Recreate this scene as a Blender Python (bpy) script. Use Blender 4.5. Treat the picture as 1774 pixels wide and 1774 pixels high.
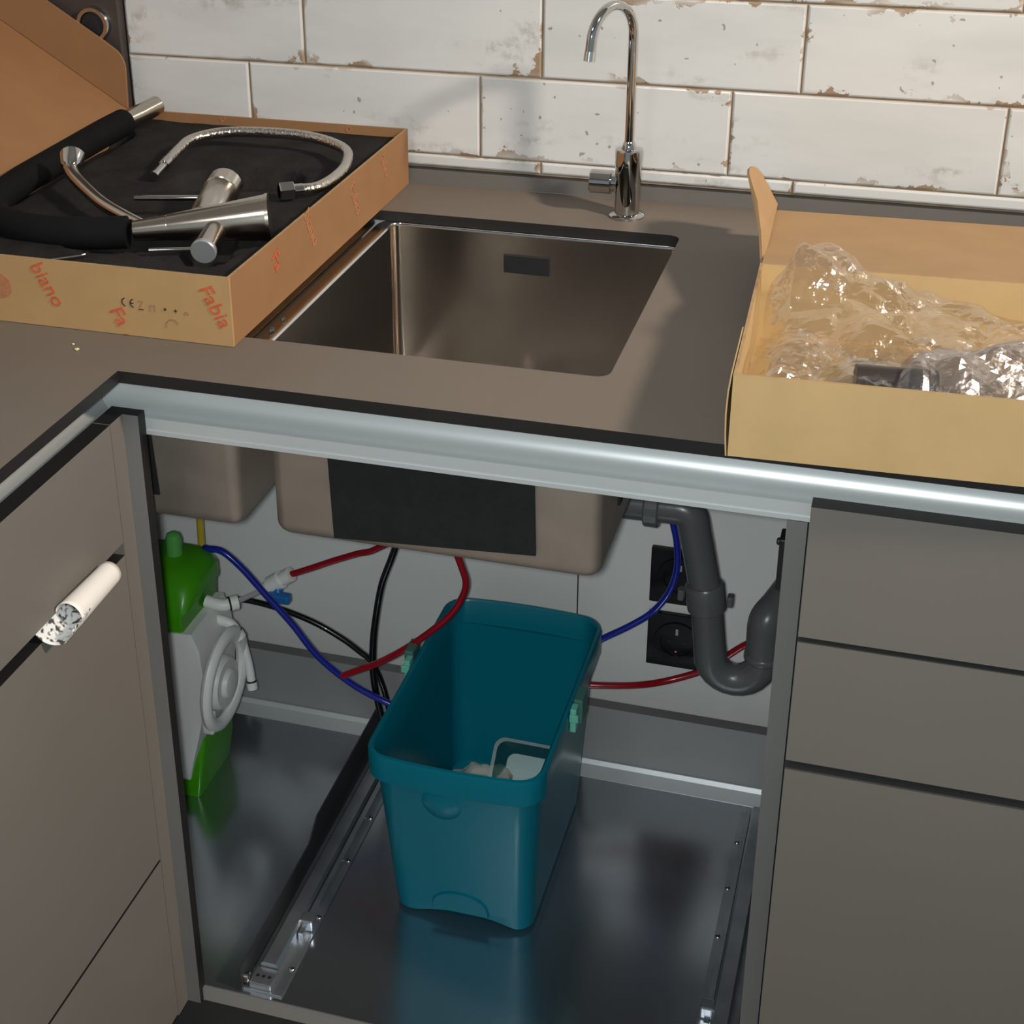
import bpy, math, random
from mathutils import Vector, noise, Matrix
random.seed(7)
PI = math.pi
scene = bpy.context.scene
C = scene.collection
for o in list(bpy.data.objects): bpy.data.objects.remove(o)
ZO = 0.9                       # all coordinates below are relative to the worktop surface; it stands 0.9 m above the floor

# ------------------------------------------------------------------ camera, world, lights, exposure
cam = bpy.data.cameras.new('camera'); co = bpy.data.objects.new('camera', cam); C.objects.link(co)
co.location = (0.6704, -1.1507, 0.5779 + ZO); co.rotation_euler = (1.1227, 0.0128, 0.2983)
cam.sensor_width = 36; cam.lens = 2720.07 / 1774 * 36
cam.shift_x = (887 - 769.0) / 1774; cam.shift_y = -(887 - 714.4) / 1774
cam.clip_start = 0.02
scene.camera = co
w = bpy.data.worlds.new('room_ambience'); scene.world = w; w.use_nodes = True
w.node_tree.nodes['Background'].inputs[0].default_value = (0.80, 0.92, 0.95, 1)
w.node_tree.nodes['Background'].inputs[1].default_value = 0.28
def area(name, loc, target, size, power, col):
    l = bpy.data.lights.new(name, 'AREA'); l.shape = 'DISK'; l.size = size; l.energy = power; l.color = col
    o = bpy.data.objects.new(name, l); C.objects.link(o)
    o.location = Vector(loc) + Vector((0, 0, ZO))
    d = Vector(target) + Vector((0, 0, ZO)) - o.location
    o.rotation_euler = d.to_track_quat('-Z', 'Y').to_euler()
    return o
key = area('ceiling_lamp', (2.25, -0.42, 1.45), (0.35, 0.45, 0.1), 0.24, 11, (1.0, 0.85, 0.69)); key.data.spread = math.radians(75)
area('ceiling_lamp', (0.10, -1.45, 1.50), (0.3, 0.2, -0.3), 0.35, 4, (0.98, 0.98, 1.0))
area('phone_torch', (0.655, -1.165, 0.585), (0.35, 0.3, -0.30), 0.03, 10.5, (0.93, 1.0, 0.98))
scene.view_settings.view_transform = 'Standard'; scene.view_settings.look = 'None'
scene.view_settings.gamma = 1; scene.view_settings.use_curve_mapping = False
scene.view_settings.exposure = 0.0

# ------------------------------------------------------------------ materials
MATS = {}
def mat(name, col, rough=0.5, metal=0.0, var=0.0, vscale=8.0, bump=0.0, bscale=60.0, coat=0.0, spec=0.5, stretch=None, rvar=0.0, trans=0.0, ior=1.45, alpha=1.0):
    m = bpy.data.materials.new(name); m.use_nodes = True; MATS[name] = m
    nt = m.node_tree; N = nt.nodes; L = nt.links
    b = N['Principled BSDF']
    b.inputs['Base Color'].default_value = (*col, 1); b.inputs['Roughness'].default_value = rough
    b.inputs['Metallic'].default_value = metal; b.inputs['Specular IOR Level'].default_value = spec
    b.inputs['Coat Weight'].default_value = coat; b.inputs['Transmission Weight'].default_value = trans
    b.inputs['IOR'].default_value = ior; b.inputs['Alpha'].default_value = alpha
    tc = N.new('ShaderNodeTexCoord'); mp = N.new('ShaderNodeMapping')
    L.new(tc.outputs['Object'], mp.inputs['Vector'])
    if stretch: mp.inputs['Scale'].default_value = stretch
    n = N.new('ShaderNodeTexNoise'); n.inputs['Scale'].default_value = vscale; n.inputs['Detail'].default_value = 4
    L.new(mp.outputs['Vector'], n.inputs['Vector'])
    if var > 0:
        r = N.new('ShaderNodeMapRange'); r.inputs['To Min'].default_value = 1 - var; r.inputs['To Max'].default_value = 1 + var
        r.inputs['From Min'].default_value = 0.25; r.inputs['From Max'].default_value = 0.75
        L.new(n.outputs['Fac'], r.inputs['Value'])
        h = N.new('ShaderNodeHueSaturation'); h.inputs['Color'].default_value = (*col, 1)
        L.new(r.outputs['Result'], h.inputs['Value']); L.new(h.outputs['Color'], b.inputs['Base Color'])
    if rvar > 0:
        r2 = N.new('ShaderNodeMapRange'); r2.inputs['To Min'].default_value = max(0.02, rough - rvar); r2.inputs['To Max'].default_value = rough + rvar
        r2.inputs['From Min'].default_value = 0.3; r2.inputs['From Max'].default_value = 0.7
        L.new(n.outputs['Fac'], r2.inputs['Value']); L.new(r2.outputs['Result'], b.inputs['Roughness'])
    if bump > 0:
        n2 = N.new('ShaderNodeTexNoise'); n2.inputs['Scale'].default_value = bscale; n2.inputs['Detail'].default_value = 3
        L.new(mp.outputs['Vector'], n2.inputs['Vector'])
        bp = N.new('ShaderNodeBump'); bp.inputs['Strength'].default_value = bump; bp.inputs['Distance'].default_value = 0.002
        L.new(n2.outputs['Fac'], bp.inputs['Height']); L.new(bp.outputs['Normal'], b.inputs['Normal'])
    return m
mat('worktop', (0.165, 0.139, 0.118), 0.55, var=0.05, vscale=6, spec=0.25)
mat('core_black', (0.014, 0.013, 0.013), 0.5, var=0.2)
mat('upstand', (0.14, 0.132, 0.125), 0.45, var=0.05)
mat('front', (0.176, 0.160, 0.145), 0.5, var=0.05, vscale=3)
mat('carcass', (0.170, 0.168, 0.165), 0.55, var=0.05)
mat('carcass_dark', (0.05, 0.05, 0.05), 0.6, var=0.05)
mat('edge_strip', (0.30, 0.29, 0.275), 0.5, var=0.06)
mat('board_grey', (0.30, 0.30, 0.30), 0.5, var=0.04)
mat('panel_white', (0.80, 0.80, 0.79), 0.55, var=0.03, vscale=4)
mat('plaster', (0.6, 0.59, 0.57), 0.8, var=0.05)
mat('grout', (0.31, 0.235, 0.165), 0.85, var=0.3, vscale=40)
mat('floor_tile', (0.16, 0.14, 0.12), 0.5, var=0.15)
mat('dark_panel', (0.055, 0.045, 0.042), 0.35, var=0.1)
mat('aluminium', (0.74, 0.77, 0.78), 0.38, 0.4, var=0.03, vscale=30, stretch=(0.05, 1, 1))
mat('aluminium_y', (0.66, 0.69, 0.70), 0.34, 0.55, var=0.03, vscale=30, stretch=(1, 0.05, 1))
mat('tray_metal', (0.50, 0.53, 0.58), 0.21, 0.95)
mat('runner_zinc', (0.48, 0.51, 0.55), 0.34, 0.9, var=0.2, vscale=25)
mat('runner_dark', (0.05, 0.052, 0.058), 0.45, 0.4, var=0.2)
mat('steel', (0.50, 0.465, 0.43), 0.14, 1.0, var=0.04, vscale=20, stretch=(1, 1, 0.1))
_m = MATS['steel']; _b = _m.node_tree.nodes['Principled BSDF']; _t = _m.node_tree.nodes.new('ShaderNodeTangent'); _t.direction_type = 'RADIAL'; _t.axis = 'Z'
_b.inputs['Anisotropic'].default_value = 0.7; _b.inputs['Anisotropic Rotation'].default_value = 0.25; _b.inputs['Roughness'].default_value = 0.17; _m.node_tree.links.new(_t.outputs[0], _b.inputs['Tangent'])
mat('steel_outer', (0.60, 0.50, 0.43), 0.45, 0.75, var=0.05, vscale=20, rvar=0.05)
mat('steel_rim', (0.85, 0.84, 0.82), 0.16, 1.0)
mat('pad_black', (0.012, 0.012, 0.013), 0.75, var=0.2, vscale=60, bump=0.2, bscale=300)
mat('overflow_dark', (0.020, 0.021, 0.026), 0.5, 0.3)
mat('chrome', (0.58, 0.57, 0.56), 0.05, 1.0)
mat('nickel', (0.60, 0.54, 0.47), 0.20, 1.0, var=0.04, vscale=30)
mat('cap_grey', (0.42, 0.44, 0.47), 0.35, 0.6)
mat('card', (0.47, 0.325, 0.155), 0.75, var=0.06, vscale=20, bump=0.05, bscale=120)
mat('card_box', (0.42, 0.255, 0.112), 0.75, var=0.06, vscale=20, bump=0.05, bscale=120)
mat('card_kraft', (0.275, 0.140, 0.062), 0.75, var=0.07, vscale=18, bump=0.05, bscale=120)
mat('card_inner', (0.355, 0.222, 0.108), 0.75, var=0.07, vscale=18, bump=0.05, bscale=120)
mat('card_edge', (0.36, 0.23, 0.12), 0.85, var=0.15, vscale=80)
mat('print_red', (0.52, 0.10, 0.035), 0.7, var=0.25, vscale=120)
mat('print_red_faint', (0.40, 0.165, 0.075), 0.7, var=0.2, vscale=120)
mat('print_black', (0.03, 0.025, 0.02), 0.7)
mat('print_faint', (0.24, 0.165, 0.085), 0.7)
mat('foam', (0.019, 0.018, 0.018), 0.95, spec=0.15, var=0.35, vscale=25, bump=0.6, bscale=250)
mat('sleeve', (0.006, 0.006, 0.007), 0.8, var=0.2, vscale=30, bump=0.15, bscale=120, spec=0.15)
mat('teal', (0.001, 0.165, 0.235), 0.30, var=0.05, vscale=5, spec=0.35)
mat('mint', (0.16, 0.55, 0.42), 0.4, var=0.05)
mat('mint_dark', (0.06, 0.17, 0.15), 0.5, var=0.1)
mat('green', (0.055, 0.30, 0.006), 0.30, var=0.05)
mat('green_pale', (0.10, 0.36, 0.08), 0.3, var=0.05)
mat('white_plastic', (0.86, 0.86, 0.85), 0.38, var=0.03)
mat('white_shell', (0.74, 0.74, 0.73), 0.4, var=0.03)
mat('blue_plastic', (0.02, 0.16, 0.48), 0.35)
mat('tube_blue', (0.012, 0.022, 0.30), 0.22, coat=0.2)
mat('tube_red', (0.30, 0.008, 0.018), 0.22, coat=0.2)
mat('tube_black', (0.008, 0.008, 0.009), 0.25, coat=0.2)
mat('tube_yellow', (0.55, 0.42, 0.04), 0.3)
mat('tube_white', (0.7, 0.7, 0.7), 0.3)
mat('pvc', (0.105, 0.110, 0.113), 0.30, var=0.05, coat=0.1)
mat('outlet_black', (0.006, 0.006, 0.007), 0.25, spec=0.3)
mat('paper', (0.86, 0.82, 0.78), 0.6, var=0.02)
mat('tissue', (0.70, 0.68, 0.60), 0.8, var=0.06, bump=0.3, bscale=80)
mat('crumb', (0.75, 0.62, 0.35), 0.8)
mat('dark_pipe', (0.035, 0.028, 0.028), 0.3, var=0.2)

def film_mat(name, tint, gloss, fac, rough, bump=0.5):
    m = bpy.data.materials.new(name); m.use_nodes = True; MATS[name] = m
    nt = m.node_tree; N = nt.nodes; L = nt.links; N.remove(N['Principled BSDF'])
    t = N.new('ShaderNodeBsdfTransparent'); t.inputs[0].default_value = (*tint, 1)
    g = N.new('ShaderNodeBsdfGlossy'); g.inputs[0].default_value = (*gloss, 1); g.inputs['Roughness'].default_value = rough
    tc = N.new('ShaderNodeTexCoord'); n = N.new('ShaderNodeTexNoise'); n.inputs['Scale'].default_value = 90; n.inputs['Detail'].default_value = 2
    L.new(tc.outputs['Object'], n.inputs['Vector'])
    bp = N.new('ShaderNodeBump'); bp.inputs['Strength'].default_value = bump; bp.inputs['Distance'].default_value = 0.003
    L.new(n.outputs['Fac'], bp.inputs['Height']); L.new(bp.outputs['Normal'], g.inputs['Normal'])
    mx = N.new('ShaderNodeMixShader'); mx.inputs[0].default_value = fac
    L.new(t.outputs[0], mx.inputs[1]); L.new(g.outputs[0], mx.inputs[2]); L.new(mx.outputs[0], N['Material Output'].inputs[0])
film_mat('film', (0.97, 0.96, 0.94), (1, 1, 1), 0.23, 0.13)
film_mat('film_grey', (0.85, 0.84, 0.84), (0.80, 0.78, 0.80), 0.42, 0.22)
film_mat('clear_tub', (0.66, 0.82, 0.80), (0.9, 1, 1), 0.10, 0.30, 0.02)

def tile_mat():
    m = bpy.data.materials.new('worn_tile'); m.use_nodes = True; MATS['worn_tile'] = m
    nt = m.node_tree; N = nt.nodes; L = nt.links; b = N['Principled BSDF']
    b.inputs['Roughness'].default_value = 0.22; b.inputs['Coat Weight'].default_value = 0.15
    tc = N.new('ShaderNodeTexCoord'); oi = N.new('ShaderNodeObjectInfo')
    def math_(op, a, bb=None, c=None):
        n = N.new('ShaderNodeMath'); n.operation = op
        for i, v in enumerate((a, bb, c)):
            if v is None: continue
            if isinstance(v, (int, float)): n.inputs[i].default_value = v
            else: L.new(v, n.inputs[i])
        return n.outputs[0]
    sp = N.new('ShaderNodeSeparateXYZ'); L.new(tc.outputs['Generated'], sp.inputs[0])
    def edge(s, size): return math_('MULTIPLY', math_('MINIMUM', s, math_('SUBTRACT', 1.0, s)), size)
    d = math_('MINIMUM', edge(sp.outputs[0], 0.30), edge(sp.outputs[2], 0.10))
    off = N.new('ShaderNodeVectorMath'); off.operation = 'MULTIPLY_ADD'
    cmb = N.new('ShaderNodeCombineXYZ'); L.new(oi.outputs['Random'], cmb.inputs[0]); L.new(oi.outputs['Random'], cmb.inputs[1])
    L.new(cmb.outputs[0], off.inputs[0]); off.inputs[1].default_value = (9, 5, 0); L.new(tc.outputs['Object'], off.inputs[2])
    def nz(scale, det, rough=0.6, stretch=None):
        n = N.new('ShaderNodeTexNoise'); n.inputs['Scale'].default_value = scale; n.inputs['Detail'].default_value = det; n.inputs['Roughness'].default_value = rough
        if stretch:
            mp = N.new('ShaderNodeMapping'); mp.inputs['Scale'].default_value = stretch
            L.new(off.outputs[0], mp.inputs['Vector']); L.new(mp.outputs[0], n.inputs['Vector'])
        else: L.new(off.outputs[0], n.inputs['Vector'])
        return n.outputs['Fac']
    def sst(v, lo, hi):
        n = N.new('ShaderNodeMapRange'); n.interpolation_type = 'SMOOTHSTEP'; L.new(v, n.inputs['Value'])
        n.inputs['From Min'].default_value = lo; n.inputs['From Max'].default_value = hi; return n.outputs[0]
    def mix(f, a, c):
        n = N.new('ShaderNodeMix'); n.data_type = 'RGBA'; L.new(f, n.inputs[0])
        if isinstance(a, tuple): n.inputs[6].default_value = (*a, 1)
        else: L.new(a, n.inputs[6])
        n.inputs[7].default_value = (*c, 1); return n.outputs[2]
    big = nz(11, 3, stretch=(0.5, 1, 1.6)); fine = nz(70, 6, 0.7); mid = nz(26, 5, 0.65)
    base = mix(sst(nz(6, 4, stretch=(0.5, 1, 2)), 0.38, 0.72), (0.655, 0.665, 0.675), (0.58, 0.595, 0.605))
    smud = math_('MULTIPLY', sst(big, 0.56, 0.70), sst(fine, 0.42, 0.62))
    c1 = mix(math_('MULTIPLY', smud, 0.75), base, (0.36, 0.345, 0.32))
    reach = math_('MULTIPLY', math_('SUBTRACT', mid, 0.49), 0.085)        # how far the chipped glaze reaches in from the edge
    wear = sst(math_('SUBTRACT', reach, d), 0.0, 0.0022)
    wear = math_('MULTIPLY', wear, sst(big, 0.45, 0.58))
    c2 = mix(wear, c1, (0.30, 0.21, 0.135))
    speck = sst(nz(95, 1, 0.4), 0.76, 0.775)
    c3 = mix(math_('MULTIPLY', speck, 0.7), c2, (0.22, 0.18, 0.15))
    rim = sst(math_('SUBTRACT', 0.0016, d), 0.0, 0.001)
    c4 = mix(math_('MULTIPLY', rim, 0.45), c3, (0.42, 0.30, 0.19))
    L.new(c4, b.inputs['Base Color'])
    bp = N.new('ShaderNodeBump'); bp.inputs['Strength'].default_value = 0.25; bp.inputs['Distance'].default_value = 0.002
    L.new(math_('SUBTRACT', math_('MULTIPLY', big, 0.6), wear), bp.inputs['Height']); L.new(bp.outputs[0], b.inputs['Normal'])
    L.new(math_('MULTIPLY_ADD', wear, 0.4, 0.22), b.inputs['Roughness'])
tile_mat()

def print_mat():
    m = mat('paper_print', (0.85, 0.85, 0.85), 0.6)
    nt = m.node_tree; N = nt.nodes; L = nt.links; b = N['Principled BSDF']
    tc = N.new('ShaderNodeTexCoord'); v = N.new('ShaderNodeTexNoise'); v.inputs['Scale'].default_value = 210; v.inputs['Detail'].default_value = 1
    L.new(tc.outputs['Object'], v.inputs['Vector'])
    r = N.new('ShaderNodeValToRGB'); r.color_ramp.elements[0].position = 0.36; r.color_ramp.elements[0].color = (0.06, 0.06, 0.06, 1)
    r.color_ramp.elements[1].position = 0.50; r.color_ramp.elements[1].color = (0.80, 0.80, 0.80, 1)
    L.new(v.outputs['Fac'], r.inputs[0]); L.new(r.outputs[0], b.inputs['Base Color'])
print_mat()
def braid_mat():
    m = mat('braid', (0.66, 0.60, 0.55), 0.22, 1.0)
    nt = m.node_tree; N = nt.nodes; L = nt.links; b = N['Principled BSDF']
    tc = N.new('ShaderNodeTexCoord'); v = N.new('ShaderNodeTexVoronoi'); v.inputs['Scale'].default_value = 330
    L.new(tc.outputs['Object'], v.inputs['Vector'])
    bp = N.new('ShaderNodeBump'); bp.inputs['Strength'].default_value = 0.5; bp.inputs['Distance'].default_value = 0.001
    L.new(v.outputs['Distance'], bp.inputs['Height']); L.new(bp.outputs[0], b.inputs['Normal'])
braid_mat()

# ------------------------------------------------------------------ geometry helpers
class MB:
    """collects vertices / faces (with a material slot index) in worktop coordinates"""
    def __init__(s): s.v = []; s.f = []; s.m = []
    def add(s, vs, fs, mi=0):
        k = len(s.v); s.v += [tuple(p) for p in vs]; s.f += [tuple(i + k for i in f) for f in fs]; s.m += [mi] * len(fs); return s
def base_of(p):
    q = Vector((0, 0, 0))
    while p is not None: q = q + p.location; p = p.parent
    return q
def obj(name, mb, mats, parent=None, smooth=False, mesh=None, loc=None):
    """link one mesh object; its origin is its own centre, measured in its parent's frame"""
    if isinstance(mats, str): mats = [mats]
    if mesh is None:
        xs = list(zip(*mb.v)); c = Vector([(min(a) + max(a)) / 2 for a in xs])
        me = bpy.data.meshes.new(name); me.from_pydata([Vector(p) - c for p in mb.v], [], mb.f)
        for k in mats: me.materials.append(MATS[k])
        me.polygons.foreach_set('material_index', mb.m)
        import bmesh as _b
        bm = _b.new(); bm.from_mesh(me); _b.ops.recalc_face_normals(bm, faces=bm.faces); bm.to_mesh(me); bm.free()
        if smooth:
            me.polygons.foreach_set('use_smooth', [True] * len(me.polygons))
            if smooth != 'all': me.set_sharp_from_angle(angle=math.radians(38))
        me.update()
    else: me = mesh; c = Vector(loc)
    o = bpy.data.objects.new(name, me); C.objects.link(o)
    o.parent = parent; o.location = c + Vector((0, 0, ZO)) - base_of(parent)
    return o
def tag(o, label=None, cat=None, group=None, kind=None):
    if label: o['label'] = label
    if cat: o['category'] = cat
    if group: o['group'] = group
    if kind: o['kind'] = kind
    return o
def thing(name, loc, label, cat, group=None):
    o = bpy.data.objects.new(name, None); C.objects.link(o); o.empty_display_size = 0.02
    o.location = Vector(loc) + Vector((0, 0, ZO)); return tag(o, label, cat, group)
def struct(name, mb, mats, label=None, smooth=False):
    return tag(obj(name, mb, mats, None, smooth), label, None, None, 'structure')
def bx(x0, x1, y0, y1, z0, z1, mb=None, face_m=None, mi=0):
    """box; face_m maps 'x-','x+','y-','y+','z-','z+' to material slots"""
    mb = mb or MB()
    v = [(x, y, z) for x in (x0, x1) for y in (y0, y1) for z in (z0, z1)]
    F = {'x-': (0, 1, 3, 2), 'x+': (4, 6, 7, 5), 'y-': (0, 4, 5, 1), 'y+': (2, 3, 7, 6), 'z-': (0, 2, 6, 4), 'z+': (1, 5, 7, 3)}
    k = len(mb.v); mb.v += v
    for n, f in F.items():
        mb.f.append(tuple(i + k for i in f)); mb.m.append((face_m or {}).get(n, mi))
    return mb
def bevel_box(x0, x1, y0, y1, z0, z1, b, mb=None, mi=0):
    """box with chamfered edges: three nested rings per axis via an inset lattice"""
    import bmesh as _b
    mb = mb or MB(); bm = _b.new()
    vs = [bm.verts.new((x, y, z)) for x in (x0, x1) for y in (y0, y1) for z in (z0, z1)]
    for f in ((0, 1, 3, 2), (4, 6, 7, 5), (0, 4, 5, 1), (2, 3, 7, 6), (0, 2, 6, 4), (1, 5, 7, 3)): bm.faces.new([vs[i] for i in f])
    _b.ops.bevel(bm, geom=list(bm.edges), offset=b, segments=2, profile=0.5, affect='EDGES')
    bm.verts.index_update()
    mb.add([v.co.copy() for v in bm.verts], [[v.index for v in f.verts] for f in bm.faces], mi); bm.free(); return mb
def loft(rings, cap0=True, cap1=True, mb=None, mi=0):
    mb = mb or MB(); n = len(rings[0]); vs = [p for r in rings for p in r]; fs = []
    for i in range(len(rings) - 1):
        for j in range(n):
            a = i * n + j; b = i * n + (j + 1) % n; fs.append((a, b, b + n, a + n))
    if cap0: fs.append(tuple(range(n - 1, -1, -1)))
    if cap1: fs.append(tuple(range((len(rings) - 1) * n, len(rings) * n)))
    return mb.add(vs, fs, mi)
def rr(x0, x1, y0, y1, r, z, k=5, side=1):
    """rounded rectangle ring at height z; 'side' subdivides the straight runs"""
    out = []
    cs = ((x1 - r, y1 - r, 0), (x0 + r, y1 - r, 90), (x0 + r, y0 + r, 180), (x1 - r, y0 + r, 270))
    for q, (cx, cy, a0) in enumerate(cs):
        for i in range(k + 1):
            a = math.radians(a0 + 90 * i / k); out.append((cx + r * math.cos(a), cy + r * math.sin(a), z))
        nx = cs[(q + 1) % 4]; a = math.radians(a0 + 90)
        e = Vector((cx + r * math.cos(a), cy + r * math.sin(a), z)); a = math.radians(nx[2])
        s = Vector((nx[0] + r * math.cos(a), nx[1] + r * math.sin(a), z))
        for i in range(1, side): out.append(tuple(e.lerp(s, i / side)))
    return out
def spline(pts, sub=8):
    P = [Vector(p) for p in pts]; P = [P[0] * 2 - P[1]] + P + [P[-1] * 2 - P[-2]]; out = []
    for i in range(1, len(P) - 2):
        for k in range(sub):
            t = k / sub; a, b, c, d = P[i - 1:i + 3]
            out.append(0.5 * ((2 * b) + (c - a) * t + (2 * a - 5 * b + 4 * c - d) * t * t + (3 * b - a - 3 * c + d) * t ** 3))
    return out + [P[-2]]
def tube(pts, r, n=12, mb=None, mi=0, cap=True):
    """sweep a circle (radius r, or a list of radii) along points"""
    P = [Vector(p) for p in pts]; R = r if isinstance(r, (list, tuple)) else [r] * len(P)
    T = [(P[min(i + 1, len(P) - 1)] - P[max(i - 1, 0)]).normalized() for i in range(len(P))]
    u = T[0].orthogonal().normalized(); rings = []
    for p, t, rad in zip(P, T, R):
        u = (u - t * u.dot(t)).normalized(); v = t.cross(u)
        rings.append([p + (u * math.cos(2 * PI * k / n) + v * math.sin(2 * PI * k / n)) * rad for k in range(n)])
    return loft(rings, cap, cap, mb, mi)
def lathe(origin, axis, prof, n=24, mb=None, mi=0):
    """profile [(distance along axis, radius)] turned around the axis"""
    o = Vector(origin); t = Vector(axis).normalized(); u = t.orthogonal().normalized(); v = t.cross(u)
    rings = [[o + t * h + (u * math.cos(2 * PI * k / n) + v * math.sin(2 * PI * k / n)) * max(rad, 1e-5) for k in range(n)] for h, rad in prof]
    return loft(rings, True, True, mb, mi)
def prism(poly, f0, f1, mb=None, mi=0):
    """poly points mapped by f0 / f1 to the two end faces"""
    mb = mb or MB(); n = len(poly); vs = [f0(p) for p in poly] + [f1(p) for p in poly]
    fs = [(i, (i + 1) % n, n + (i + 1) % n, n + i) for i in range(n)] + [tuple(range(n - 1, -1, -1)), tuple(range(n, 2 * n))]
    return mb.add(vs, fs, mi)
def ellipsoid(c, rx, ry, rz, n=16, m=8, mb=None, wob=0.0, mi=0):
    rings = []
    for i in range(1, m):
        th = PI * i / m
        ring = []
        for k in range(n):
            ph = 2 * PI * k / n; d = Vector((math.sin(th) * math.cos(ph), math.sin(th) * math.sin(ph), math.cos(th)))
            s = 1 + wob * noise.noise(d * 2.3 + Vector(c) * 40)
            ring.append((c[0] + rx * d.x * s, c[1] + ry * d.y * s, c[2] + rz * d.z * s))
        rings.append(ring)
    return loft(rings, True, True, mb, mi)
def text_mesh(body, size, extrude=0.0002):
    cu = bpy.data.curves.new('t', 'FONT'); cu.body = body; cu.size = size; cu.extrude = extrude; cu.resolution_u = 3; cu.offset = size * 0.004
    t = bpy.data.objects.new('t', cu); C.objects.link(t)
    dg = bpy.context.evaluated_depsgraph_get(); me = bpy.data.meshes.new_from_object(t.evaluated_get(dg))
    bpy.data.objects.remove(t); bpy.data.curves.remove(cu); return me
def print_text(body, size, origin, right, up, m, parent, shear=0.0):
    me = text_mesh(body, size); r = Vector(right).normalized(); n = r.cross(Vector(up)).normalized(); u = n.cross(r)
    mb = MB(); o = Vector(origin)
    vs = [o + r * (v.co.x + shear * v.co.y) + u * v.co.y + n * v.co.z for v in me.vertices]
    mb.add(vs, [tuple(p.vertices) for p in me.polygons]); bpy.data.meshes.remove(me)
    return obj('printed_lettering', mb, m, parent)

# ------------------------------------------------------------------ the room
struct('floor', bx(-0.70, 3.2, -3.2, 0.66, -0.93, -0.90), 'floor_tile')
struct('ceiling', bx(-0.70, 3.2, -3.2, 0.66, 1.70, 1.74), 'plaster')
wb = struct('wall_back', bx(-0.70, 3.2, 0.632, 0.70, -0.90, 1.70), 'plaster')
struct('wall_left', bx(-0.76, -0.70, -3.2, 0.66, -0.90, 1.70), 'plaster')
obj('grout', bx(-0.2955, 1.25, 0.6225, 0.632, 0.0, 0.80), 'grout', wb)
# glazed wall tiles, 300 x 100 mm, half-bond; cut tiles at the foot and at the left end
def tile_mb(wd, ht):
    b = 0.0022; y0, y1 = 0.0, 0.009; hx, hz = wd / 2, ht / 2
    r0 = [(-hx, y1, -hz), (hx, y1, -hz), (hx, y1, hz), (-hx, y1, hz)]
    r1 = [(x, y0 + b, z) for x, _, z in r0]
    s = lambda a, h, k: math.copysign(h - k, a)
    r2 = [(s(x, hx, b * 0.4), y0 + b * 0.35, s(z, hz, b * 0.4)) for x, _, z in r0]
    r3 = [(s(x, hx, b * 1.2), y0, s(z, hz, b * 1.2)) for x, _, z in r0]
    return loft([r0, r1, r2, r3])
full = None; J = 0.0016
rows = [(0.0180, 0.0335, 0.2395), (0.0335, 0.1332, 0.1645), (0.1332, 0.2335, 0.2395), (0.2335, 0.3335, 0.1645), (0.3335, 0.4335, 0.2395), (0.4335, 0.5335, 0.1645), (0.5335, 0.6335, 0.2395), (0.6335, 0.7335, 0.1645)]
for z0, z1, x00 in rows:
    x = x00 - 0.2965 * 2
    while x < 1.2:
        a = max(x, -0.2955) + J / 2; b = min(x + 0.2965, 1.25) - J / 2; x += 0.2965
        if b - a < 0.01: continue
        cz = (z0 + z1) / 2; cx = (a + b) / 2; dy = random.uniform(-0.0006, 0.0006)
        mb = tile_mb(b - a, z1 - z0 - J)
        if b - a > 0.29 and z1 - z0 > 0.09:
            if full is None:
                t = obj('tile', mb, 'worn_tile', wb); full = t.data
                t.location = Vector((cx, 0.6245 + dy, cz + ZO)) - wb.location
            else: obj('tile', None, None, wb, mesh=full, loc=(cx, 0.6245 + dy, cz))
        else:
            mb.v = [(p[0] + cx, p[1] + 0.62 + dy, p[2] + cz) for p in mb.v]; obj('tile', mb, 'worn_tile', wb)
p = tag(obj('wall_panel', bevel_box(-0.69, -0.2975, 0.608, 0.6315, 0.0, 0.80, 0.0015), 'dark_panel'), 'dark brown panel on the wall left of the white tiles', 'wall panel')
so = thing('round_outlet', (-0.331, 0.606, 0.172), 'round chrome-ringed fitting on the dark wall panel above the box lid', 'wall fitting')
obj('ring', lathe((-0.331, 0.608, 0.172), (0, -1, 0), [(0, 0.0225), (0.006, 0.0225), (0.009, 0.021), (0.009, 0.0165), (0.004, 0.0155)], 32), 'chrome', so, True)
obj('insert', lathe((-0.331, 0.605, 0.172), (0, -1, 0), [(0, 0.0155), (0.003, 0.0155), (0.0035, 0.014)], 24), 'overflow_dark', so, True)

# ------------------------------------------------------------------ worktop (compact laminate, 12 mm) with its upstand
import bmesh
def worktop_mb():
    T = 0.012; outer = [(-0.66, 0.6075), (1.25, 0.6075), (1.25, 0.0), (0.0, 0.0), (0.0, -1.0), (-0.66, -1.0)]
    holes = [[(p[0], p[1]) for p in rr(-0.2725, 0.4300, 0.1030, 0.4950, 0.013, 0, 5)]]
    mb = MB()
    for z, mi in ((0.0, 0), (-T, 1)):
        bm = bmesh.new(); es = []
        for lp in [outer] + holes:
            vs = [bm.verts.new((x, y, z)) for x, y in lp]
            es += [bm.edges.new((vs[i], vs[(i + 1) % len(vs)])) for i in range(len(vs))]
        bmesh.ops.triangle_fill(bm, use_beauty=True, use_dissolve=False, edges=es)
        bm.verts.index_update()
        mb.add([v.co.copy() for v in bm.verts], [[v.index for v in f.verts] for f in bm.faces], mi); bm.free()
    for lp in [outer] + holes:
        n = len(lp); mb.add([(x, y, 0.0) for x, y in lp] + [(x, y, -T) for x, y in lp], [(i, (i + 1) % n, n + (i + 1) % n, n + i) for i in range(n)], 1)
    return mb
wt = thing('worktop', (0.3, 0.3, -0.012), 'taupe L-shaped worktop with thin black edge around the sink', 'worktop')
mbw = worktop_mb()
slab = obj('slab', mbw, ['worktop', 'core_black'], wt)
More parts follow.
